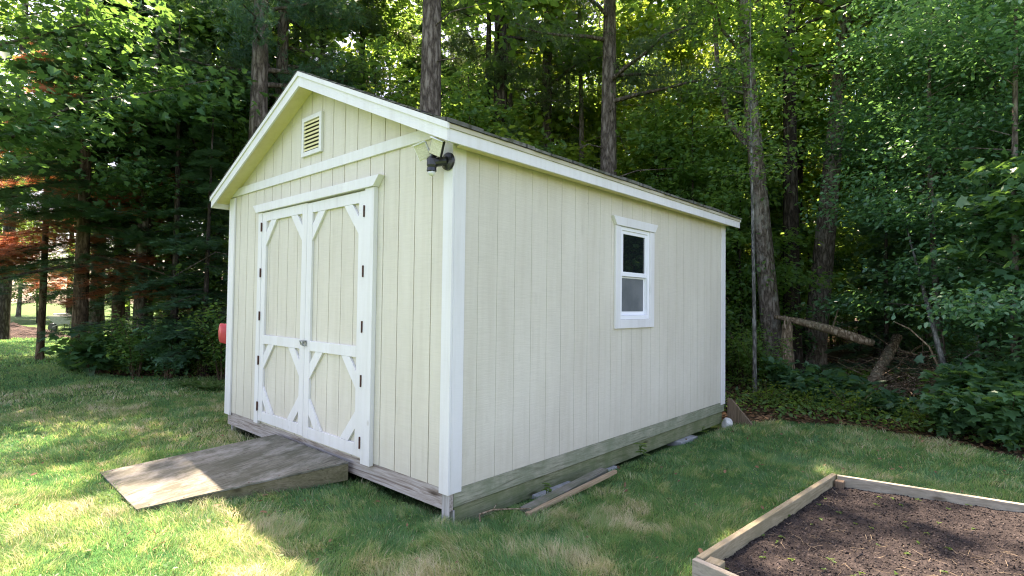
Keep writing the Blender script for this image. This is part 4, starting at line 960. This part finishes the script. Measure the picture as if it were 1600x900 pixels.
# understorey just behind the shed roof and beside it
UN = [('under_b', 800, 11.6, 1.0, 'bright maple sapling tops just above the eave right of the thick pine'),
      ('under_b', 868, 13.0, 1.05, 'bright maple sapling below the shaded middle pine'),
      ('under_a', 1015, 13.2, 1.0, 'young green tree right of the straight pine trunk'),
      ('under_a', 1090, 12.5, 1.0, 'young green tree above the far end of the eave'),
      ('under_b', 1060, 15.0, 1.25, 'lime green young maple above the far end of the roof'),
      ('under_a', 720, 13.5, 1.15, 'young green tree just right of the thick grey pine'),
      ('under_a', 590, 13.4, 1.2, 'young green tree left of the thick grey pine'),
      ('under_b', 540, 16.0, 1.4, 'lime green young maple between roof peak and thick pine'),
      ('under_a', 350, 13.0, 1.0, 'young green tree in the shade beside the left shed wall'),
      ('under_a', 1165, 12.2, .8, 'leafy young tree behind the thin birch stem'),
      ('under_b', 1150, 16.5, 1.1, 'lime young maple showing between shed corner and trunks')]
for i, (k_, u, dp, sc, lab) in enumerate(UN):
    plant(k_, 'young_tree', u, dp, lab, 'young tree', rz=i*2.3, sc=sc)

# deep forest
rr = random.Random(99); cnt = 0
placed = []
SIDE = [(-9e9, 350, 'left of the shed'), (350, 700, 'behind the roof peak'), (700, 1000, 'above the middle of the roof'), (1000, 1200, 'above the far end of the roof'), (1200, 9e9, 'behind the right hand trunks')]
KINDS = {'broad_a': 'green leafy', 'broad_b': 'lime green leafy', 'broad_c': 'tall green leafy', 'pine_low': 'feathery pale pine', 'pine_b': 'tall bare trunked pine', 'under_a': 'small green leafy', 'hem_a': 'dark hemlock', 'pine_a': 'tall grey pine'}
tries = 0
while cnt < 150 and tries < 6000:
    tries += 1
    dp = 15+43*rr.random()**1.15; u = rr.uniform(250 if dp < 30 else 40, 1700)
    x, y = W(u, dp)
    if not inpoly(np.array([x]), np.array([y]), FOREST)[0]: continue
    if any((x-a)**2+(y-b_)**2 < 3.1 for a, b_ in placed): continue
    placed.append((x, y))
    k_ = rr.choice(['broad_a', 'broad_b', 'broad_b', 'broad_c', 'broad_a', 'pine_low', 'pine_b', 'under_a', 'under_a', 'hem_a', 'pine_a'])
    sd = [s_[2] for s_ in SIDE if s_[0] <= u < s_[1]][0]
    ds = 'mid depth' if dp < 28 else 'far'
    lab = '%s tree %s in woods %s' % (KINDS[k_].replace('bare trunked', 'bare'), 'midway' if dp < 28 else 'far back', sd)
    plant(k_, 'forest_tree', u, dp, lab, 'tree', '%s trees, %s, %s' % (KINDS[k_], ds, sd), rz=rr.uniform(0, 6.28), sc=rr.uniform(.8, 1.25)); cnt += 1
for i in range(44):                                     # last row of woods closing the view
    u = 380+i*34+rr.uniform(-14, 14); dp = rr.uniform(60, 72)
    plant(('broad_c', 'broad_a', 'under_a', 'broad_b')[i % 4], 'distant_tree', u, dp, 'leafy tree in the last row of the woods behind the shed', 'tree', 'distant trees closing the woods', rz=i*1.7, sc=1.5 if i % 4 != 2 else 2.2)
for i, (u, dp) in enumerate(((1265, 19), (1300, 22), (1340, 18.5), (1380, 23), (1420, 19.5), (1330, 27), (1245, 25), (1470, 24))):
    plant('under_a', 'thicket_tree', u, dp, 'small leafy tree deep behind the leaning maple and brush pile', 'young tree', 'small trees behind the brush pile', rz=i*2.1, sc=.95)
plant('broad_c', 'leafy_tree', 5, 19.5, 'tall leafy tree over the left clearing at the top left corner', 'tree', rz=2.2)
# trees across the clearing on the left
for i, (u, dp, k_) in enumerate(((-160, 44, 'broad_a'), (-60, 40, 'broad_c'), (30, 43, 'broad_b'), (110, 38, 'hem_a'), (200, 42, 'broad_a'), (285, 36, 'broad_b'), (350, 40, 'broad_c'), (-10, 50, 'broad_a'), (150, 50, 'broad_c'), (250, 50, 'hem_a'), (330, 50, 'broad_a'), (60, 33, 'under_a'), (165, 34, 'under_a'), (0, 31, 'under_a'), (-90, 33, 'under_a'), (230, 33, 'under_b'))):
    plant(k_, 'clearing_tree', u, dp, 'tree across the sunlit clearing beyond the left hedge', 'tree', 'trees across the clearing', rz=i*1.3, sc=1.3 if dp > 35 else 1.0)

# ------------------------------------------------------------------ bushes, ferns, low plants
def bush_mesh(seed, R_, H, nst, nleaf, leaf, ls, lmat):
    rng = np.random.default_rng(seed); rr = random.Random(seed); b_ = MB(); s = Scatter(); P = []; C = []; O = []
    for i in range(nst):
        a = rr.uniform(0, 6.28); L = rr.uniform(.5, 1)*H; sp = rr.uniform(.2, 1)*R_
        p0 = Vector((math.cos(a)*.06, math.sin(a)*.06, -.03)); p1 = Vector((math.cos(a)*sp*.4, math.sin(a)*sp*.4, L*.6)); p2 = Vector((math.cos(a)*sp, math.sin(a)*sp, L))
        b_.tube([p0, p1, p2], [.009, .006, .003], 5, cap=False)
        m_ = nleaf//nst; t = -.75+1.8*rng.random(m_)[:, None]**.8
        pos = np.array(p1)[None]*(1-t)+np.array(p2)[None]*t+rng.normal(0, 1, (m_, 3))*np.array([.13, .13, .08])*(.6+R_*.6)
        P.append(pos); C.append(np.clip(rng.random()*.6+rng.random(m_)*.4, 0, 1)); O.append(np.tile([math.cos(a), math.sin(a), -.1], (m_, 1)))
    P = np.concatenate(P); P[:, 2] = np.maximum(P[:, 2], .03); C = np.concatenate(C); O = np.concatenate(O)
    X, Y, Z = frames(rng, len(P), .68, O, .6)
    s.put(*leaf, P, X, Y, Z, ls*(.6+.7*rng.random(len(P))), C)
    sm = bpy.data.meshes.new('stems'); sm.from_pydata(b_.v, [], b_.f); sm.materials.append(M['bark_brown'])
    return sm, s.mesh('foliage', M[lmat])
BU = {'a': bush_mesh(1, .75, 1.05, 16, 1900, LEAF_OVAL, .085, 'leaf_dark'), 'b': bush_mesh(2, .6, .85, 13, 700, LEAF_MAPLE, .15, 'leaf_maple'),
      'c': bush_mesh(3, .65, 1.3, 14, 1600, LEAF_OVAL, .075, 'leaf_green'), 'd': bush_mesh(4, .4, .45, 12, 420, LEAF_OVAL, .06, 'leaf_lime'),
      'o': bush_mesh(5, .7, .55, 14, 520, LEAF_MAPLE, .20, 'leaf_maple')}
def bush(k_, name, u, dp, label, cat, group=None, sc=1, rz=0, xy=None):
    x, y = xy if xy else W(u, dp); o = empty(name, (x, y, gzf(x, y)), label, cat, group, rz); o.scale = (sc, sc, sc)
    link('stems', BU[k_][0], o); link('foliage', BU[k_][1], o); return o
# sparse fallen leaves and clover on the lawn
rng = np.random.default_rng(18); N_ = 900; x = rng.uniform(-9, 5, N_); y = rng.uniform(-3, 6, N_)
k_ = ~forest(x, y) & ~((x > -4.1) & (x < .05) & (y > -.05)) & ~inpoly(x, y, [A0, A1, B1, B0]) & ~inpoly(x, y, [(-2.60, .1), (-1.20, .1), (-1.735, -1.43), (-2.94, -1.41)]); x, y = x[k_], y[k_]; N_ = len(x)
s = Scatter(); X, Y, Z = frames(rng, N_, .7); s.put(*LEAF_OVAL, np.stack([x, y, gz(x, y)+.035+.02*rng.random(N_)], 1), X, Y, Z, .02+.035*rng.random(N_), rng.random(N_))
tag(link('lawn_leaves', s.mesh('lawn_leaves', M['litter_leaf'])), 'few brown fallen leaves caught in the lawn grass', 'fallen leaves', kind='stuff')
s = Scatter(); cl = rng.random((170, 2))*np.array([13, 9])+np.array([-8, -3]); N_ = 5200; w_ = rng.integers(0, 170, N_); x = cl[w_, 0]+rng.normal(0, .09, N_); y = cl[w_, 1]+rng.normal(0, .09, N_)
k_ = ~forest(x, y) & ~((x > -4.1) & (x < .05) & (y > -.05)) & ~inpoly(x, y, [A0, A1, B1, B0]) & ~inpoly(x, y, [(-2.64, .1), (-1.16, .1), (-1.68, -1.47), (-3.0, -1.45)]); x, y = x[k_], y[k_]; N_ = len(x)
X, Y, Z = frames(rng, N_, .8); s.put(*LEAF_OVAL, np.stack([x, y, gz(x, y)+.03+.015*rng.random(N_)], 1), X, Y, Z, .014+.02*rng.random(N_), rng.random(N_))
tag(link('clover', s.mesh('clover', M['leaf_green'])), 'small clover and weed leaves among the lawn grass', 'clover', kind='stuff')
rr = random.Random(7)
# left hedge line
pts = [(-11.6, .2), (-11.0, .5), (-10.2, .6), (-9.7, 1.2), (-9.0, 1.4), (-8.5, 2.1), (-7.8, 2.2), (-7.1, 2.6), (-6.4, 3.0), (-5.6, 3.1), (-11.9, 1.2), (-10.6, 1.7), (-9.3, 2.5), (-7.9, 3.4), (-6.8, 4.0), (-12.6, 1.1), (-12.9, 2.4), (-11.2, -.25), (-10.4, -.05), (-9.6, .45), (-9.1, .85), (-8.3, 1.55), (-7.5, 1.9), (-6.7, 2.3), (-12.0, .0), (-5.9, 2.75)]
for i, p in enumerate(pts):
    bush(('a', 'c', 'b', 'b', 'c')[i % 5], 'hedge_shrub', 0, 0, 'low dark shrub in the hedge line between the left lawn and hemlocks', 'shrub', 'low shrubs along the left woods edge', sc=rr.uniform(.8, 1.2)*(.62 if p[0] < -10.6 else 1), rz=rr.uniform(0, 6), xy=p)
# right edge low plants, nearer ones told apart
LOW = [('o', 1290, 9.2, .85, 'broad leaved oak sprout below the fallen log'), ('o', 1345, 8.7, .6, 'broad leaved oak sprout in front of the leaning dead log'),
       ('o', 1400, 8.2, .6, 'broad leaved oak sprout in front of the brush pile'), ('d', 1330, 8.0, 1.0, 'small light green weed clump at the right lawn edge'),
       ('b', 1520, 7.2, 1.0, 'maple sprout with big leaves at the right lawn edge'), ('b', 1575, 6.4, .9, 'maple sprout at the lower right woods edge'),
       ('o', 1590, 7.4, 1.3, 'wide lobed maple seedling under the nearest beech'), ('a', 1550, 8.4, 1.1, 'dark shrub under the nearest beech'),
       ('d', 1200, 8.9, .9, 'small light green plant beside the propped plank'), ('c', 1185, 10.2, .9, 'green shrub at the foot of the thin birch'),
       ('b', 1490, 6.9, .7, 'small maple seedling between brush pile and lawn'), ('d', 1250, 8.5, .8, 'low weed tuft before the forked maple'),
       ('a', 1640, 7.0, 1.2, 'dark shrub just past the right edge of the view'), ('c', 1160, 11.4, 1.1, 'green shrub behind the far shed corner'),
       ('d', 1440, 7.3, .8, 'low weed tuft in front of the thin dead stem'), ('b', 1230, 9.8, .8, 'maple sprout at the foot of the broken stump')]
for i, (k_, u, dp, sc, lab) in enumerate(LOW): bush(k_, 'low_shrub', u, dp, lab, 'low plant', sc=sc, rz=i*1.1)
for i in range(46):                                     # shrubs in the depth of the woods
    dp = rr.uniform(13, 26); u = rr.uniform(1120, 1600) if i % 3 else rr.uniform(380, 1150)
    bush(rr.choice('acac'), 'forest_shrub', u, dp, 'shrub on the forest floor behind the shed and right trunks', 'shrub', 'shrubs on the forest floor', sc=rr.uniform(1, 1.6), rz=rr.uniform(0, 6))
# weed by the skid
def weed(x, y, label, seed, sc=1.0):
    rng = np.random.default_rng(seed); b_ = MB(); s = Scatter()
    P = []; O = []
    for j in range(3):
        a = j*2.1+.4; tip = (math.cos(a)*.03, math.sin(a)*.03, .12+.03*j); b_.tube([(0, 0, -.01), tip], [.003, .002], 5)
        for q in range(5):
            aa = q*1.26+a; P.append(tip if q > 1 else (tip[0]*.6, tip[1]*.6, tip[2]*.6)); O.append((math.cos(aa), math.sin(aa), .1))
    P = np.array(P, float); O = np.array(O); X, Y, Z = frames(rng, len(P), .9, O*3, .3)
    s.put(*LEAF_OVAL, P, X, Y, Z, .075*(.8+.4*rng.random(len(P))), rng.random(len(P)))
    o = empty('weed', (x, y, gzf(x, y)+.01), label, 'weed'); o.scale = (sc,)*3
    b_.build('stem', M['fern'], o); link('leaves', s.mesh('leaves', M['leaf_lime']), o)
weed(.16, 2.42, 'bright green weed growing against the middle of the shed skid', 3, 1.0)
weed(.14, .92, 'small green weed in front of the near concrete block', 4, .6)
weed(.15, 3.95, 'low green weed at the far concrete block', 5, .75)
# ferns
def fern_mesh(seed):
    rng = np.random.default_rng(seed); s = Scatter(); rr = random.Random(seed)
    for f_i in range(9):
        a = f_i*.7+rr.uniform(-.2, .2); L = rr.uniform(.4, .62); n = 22
        t = np.linspace(.12, 1, n); hor = L*t*.85; z = L*(.75*t-.55*t*t)
        for sgn in (-1, 1):
            pos = np.stack([np.cos(a)*hor, np.sin(a)*hor, z+.02], 1)
            O = np.tile([math.cos(a)*.35-sgn*math.sin(a), math.sin(a)*.35+sgn*math.cos(a), -.1], (n, 1))
            Z = np.tile([0, 0, 1.], (n, 1)); X = O/np.linalg.norm(O, axis=1)[:, None]; Yv = np.cross(Z, X)
            s.put(*LEAF_QUAD, pos, X, Yv*.35, Z, .17*(1-t*.85)+.01, np.full(n, rng.random()))
    return s.mesh('fern', M['fern'])
fm = fern_mesh(3)
for i, (u, dp, sc) in enumerate(((1245, 9.6, 1.0), (1262, 9.9, 1.1), (1228, 10.3, .9), (1300, 10.4, 1), (1335, 10.6, 1), (1206, 9.4, .7), (1450, 8.3, .8), (300, 9.6, .8), (330, 9.3, .9))):
    x, y = W(u, dp); o = link('fern', fm, None, (x, y, gzf(x, y)), i*1.9); o.scale = (sc,)*3
    tag(o, 'green fern on the leaf litter %s' % ('left of the shed wall' if u < 500 else 'near the right hand trunks'), 'fern', 'ferns left of the shed' if u < 500 else 'ferns near the right trunks')

# ------------------------------------------------------------------ fallen wood at the right
def P3(u, dp, h):
    x, y = W(u, dp); return Vector((x, y, gzf(x, y)+h))
def pole(name, pts, rad, m, label, cat, k=10, wob=.05, extra=()):
    b_ = MB(); b_.tube(pts, rad, k, wob=wob, seed=len(pts)*7)
    for p, r in extra: b_.tube(p, r, 6, cap=False, wob=.05)
    o = b_.build(name, m, None, smooth=True); return tag(o, label, cat)
pole('fallen_log', [P3(1210, 10.9, 1.42), P3(1250, 10.6, 1.34), P3(1300, 10.2, 1.20), P3(1345, 9.9, 1.04), P3(1366, 9.8, .98)], [.04, .07, .088, .082, .05], M['deadwood'],
     'pale broken log lying across from the stump towards the brush pile', 'log', extra=(([P3(1300, 10.2, 1.2), P3(1310, 10.0, 1.6)], [.02, .006]),))
b_ = MB(); base = P3(1232, 10.5, -.1)
b_.tube([base, base+Vector((.0, 0, .5)), base+Vector((-.03, 0, 1.0)), base+Vector((-.02, .02, 1.38))], [.17, .115, .10, .085], 12, wob=.08, seed=4)
for q in range(5): b_.tube([base+Vector((.05*math.cos(q*1.3)-.02, .05*math.sin(q*1.3), 1.30)), base+Vector((.06*math.cos(q*1.3)-.02, .06*math.sin(q*1.3), 1.46+.05*(q % 3))), ], [.035, .006], 5)
tag(b_.build('broken_stump', M['deadwood'], None, smooth=True), 'splintered standing stump holding the high end of the fallen log', 'stump')
pole('leaning_log', [P3(1350, 9.6, -.05), P3(1372, 9.9, .45), P3(1402, 10.3, 1.08)], [.11, .10, .085], M['deadwood'], 'short brown log leaning against the brush right of the fallen log', 'log')
pole('thin_dead_tree', [P3(1494, 8.0, -.05), P3(1482, 8.1, .5), P3(1462, 8.3, 1.2), P3(1446, 8.5, 1.8), P3(1432, 8.6, 2.35), P3(1418, 8.8, 2.9)], [.045, .04, .035, .028, .02, .01], M['bark_birch'],
     'thin grey dead stem leaning left in front of the brush pile', 'dead tree', extra=(([P3(1482, 8.1, .5), P3(1505, 7.9, .9), P3(1530, 7.9, 1.05)], [.015, .009, .004]),))
pole('bent_branch', [P3(1484, 7.9, .02), P3(1474, 8.0, .6), P3(1452, 8.2, 1.05), P3(1420, 8.3, 1.32), P3(1396, 8.4, 1.42)], [.020, .018, .015, .011, .006], M['deadwood'], 'pale curved bare branch arching left over the brush pile', 'branch', 7)
pole('pale_stick', [P3(1528, 7.4, .0), P3(1518, 7.5, .35), P3(1502, 7.6, .78)], [.017, .015, .007], M['stone'], 'whitish straight stick leaning beside the maple sprouts on the right', 'stick', 7)
rr = random.Random(17); b_ = MB()
for i in range(330):
    u = rr.uniform(1375, 1475); dp = rr.uniform(9.0, 10.6); h = rr.uniform(.02, .95)*(1-abs(u-1425)/80); p = P3(u, dp, h); a = rr.uniform(0, 6.28); L = rr.uniform(.3, 1.1); q = rr.uniform(-.7, .5)
    p2 = p+Vector((math.cos(a)*L*.5, math.sin(a)*L*.5, q*L*.5+rr.uniform(-.1, .1))); p3 = p+Vector((math.cos(a)*L, math.sin(a)*L, q*L)); r0 = rr.uniform(.004, .012)
    for pp in (p2, p3): pp.z = max(pp.z, gzf(pp.x, pp.y)+.01)
    b_.tube([p, p2, p3], [r0, r0*.7, r0*.3], 5, cap=False)
tag(b_.build('brush_pile', M['deadwood'], None), 'tangled heap of brown dead branches right of the leaning log', 'brush pile', kind='stuff')
# scattered litter leaves and twigs on the floor near the edge
rng = np.random.default_rng(8); s = Scatter(); N_ = 60000
x = rng.uniform(-13, 8, N_); y = rng.uniform(0, 16, N_); k_ = forest(x, y); x, y = x[k_], y[k_]; N_ = len(x)
X, Y, Z = frames(rng, N_, .75); s.put(*LEAF_OVAL, np.stack([x, y, gz(x, y)+.02], 1), X, Y, Z, .05+.05*rng.random(N_), rng.random(N_))
tag(link('leaf_litter', s.mesh('leaf_litter', M['litter_leaf'])), 'brown fallen leaves on the forest floor', 'leaf litter', kind='stuff')
s = Scatter(); N_ = 90000; x = rng.uniform(-14, 8, N_); y = rng.uniform(-1, 13, N_); k_ = forest(x, y) & (fbm(x*.9, y*.9, 81) > .36); x, y = x[k_], y[k_]; N_ = len(x)
X, Y, Z = frames(rng, N_, .6); s.put(*LEAF_OVAL, np.stack([x, y, gz(x, y)+.04+.16*rng.random(N_)], 1), X, Y, Z, .04+.05*rng.random(N_), rng.random(N_))
tag(link('ground_cover', s.mesh('ground_cover', M['leaf_green'])), 'low green ground cover leaves along the woods edge', 'ground cover', kind='stuff')

# ------------------------------------------------------------------ wheelbarrow and mulch heap across the lawn
x, y = W(104, 24.5); wb = empty('wheelbarrow', (x, y, gzf(x, y)), 'grey wheelbarrow piled with pale rubble beyond the left lawn', 'wheelbarrow', rz=YAW)
b_ = MB()
def ring(hx, hy, z, ox=0): return [(ox-hx, -hy, z), (ox+hx, -hy, z), (ox+hx, hy, z), (ox-hx, hy, z)]
lo, hi, li, hi2 = ring(.34, .24, .38, .05), ring(.56, .36, .72), ring(.33, .23, .40, .05), ring(.54, .34, .715)
b_.add(lo+hi+hi2+li, [(0, 3, 2, 1), (0, 1, 5, 4), (1, 2, 6, 5), (2, 3, 7, 6), (3, 0, 4, 7), (4, 5, 9, 8), (5, 6, 10, 9), (6, 7, 11, 10), (7, 4, 8, 11), (8, 9, 13, 12), (9, 10, 14, 13), (10, 11, 15, 14), (11, 8, 12, 15), (12, 13, 14, 15)])
b_.build('tray', M['concrete'], wb)
MB().tube([(-.62, 0, .20), (-.1, -.22, .36), (.9, -.28, .62)], [.02]*3, 6).tube([(-.62, 0, .20), (-.1, .22, .36), (.9, .28, .62)], [.02]*3, 6).build('handles', M['post'], wb)
for sy in (-.24, .24): MB().tube([(.35, sy, .40), (.42, sy, .02), (.2, sy, .02), (.15, sy, .38)], [.015]*4, 6).build('leg', M['black'], wb)
wh = MB().lathe([(.08, -.05), (.19, -.05), (.21, 0), (.19, .05), (.08, .05)], (-.55, 0, .2), (0, 1, 0), 20).build('wheel', M['black'], wb)
rr = random.Random(3)
x0, y0 = x, y
b_ = MB()
for i in range(16):
    a = rr.uniform(0, 6.28); q = rr.uniform(0, .25); cx_, cy_, cz_ = math.cos(a)*q*1.6, math.sin(a)*q, .68+rr.uniform(0, .12); s_ = rr.uniform(.05, .12)
    b_.box(cx_-s_, cx_+s_, cy_-s_*.6, cy_+s_*.6, cz_, cz_+s_*.7)
o = b_.build('rubble', M['stone'], None, bevel=.02, loc=(x0, y0, gzf(x0, y0))); o.rotation_euler.z = YAW; tag(o, 'pale broken rubble heaped in the wheelbarrow', 'rubble', kind='stuff')
x, y = W(20, 21.0)
n = 26; vs = []; fs = []
for i in range(n):
    for j in range(n):
        a, b2 = i/(n-1)*2-1, j/(n-1)*2-1; r = math.hypot(a, b2); hgt = max(0, 1-r)**.8*.55
        hgt *= .75+.5*float(vnoise(np.array([i*.6]), np.array([j*.6]), 5)[0]); vs.append((a*2.3, b2*1.2, hgt-.06))
fs = [(i*n+j, (i+1)*n+j, (i+1)*n+j+1, i*n+j+1) for i in range(n-1) for j in range(n-1)]
o = MB().add(vs, fs).build('mulch_heap', M['mulch'], None, loc=(x, y, gzf(x, y))); o.rotation_euler.z = YAW
tag(o, 'dark mulch heap on the lawn at the far left', 'mulch heap', kind='stuff')
print('objects', len(bpy.data.objects))
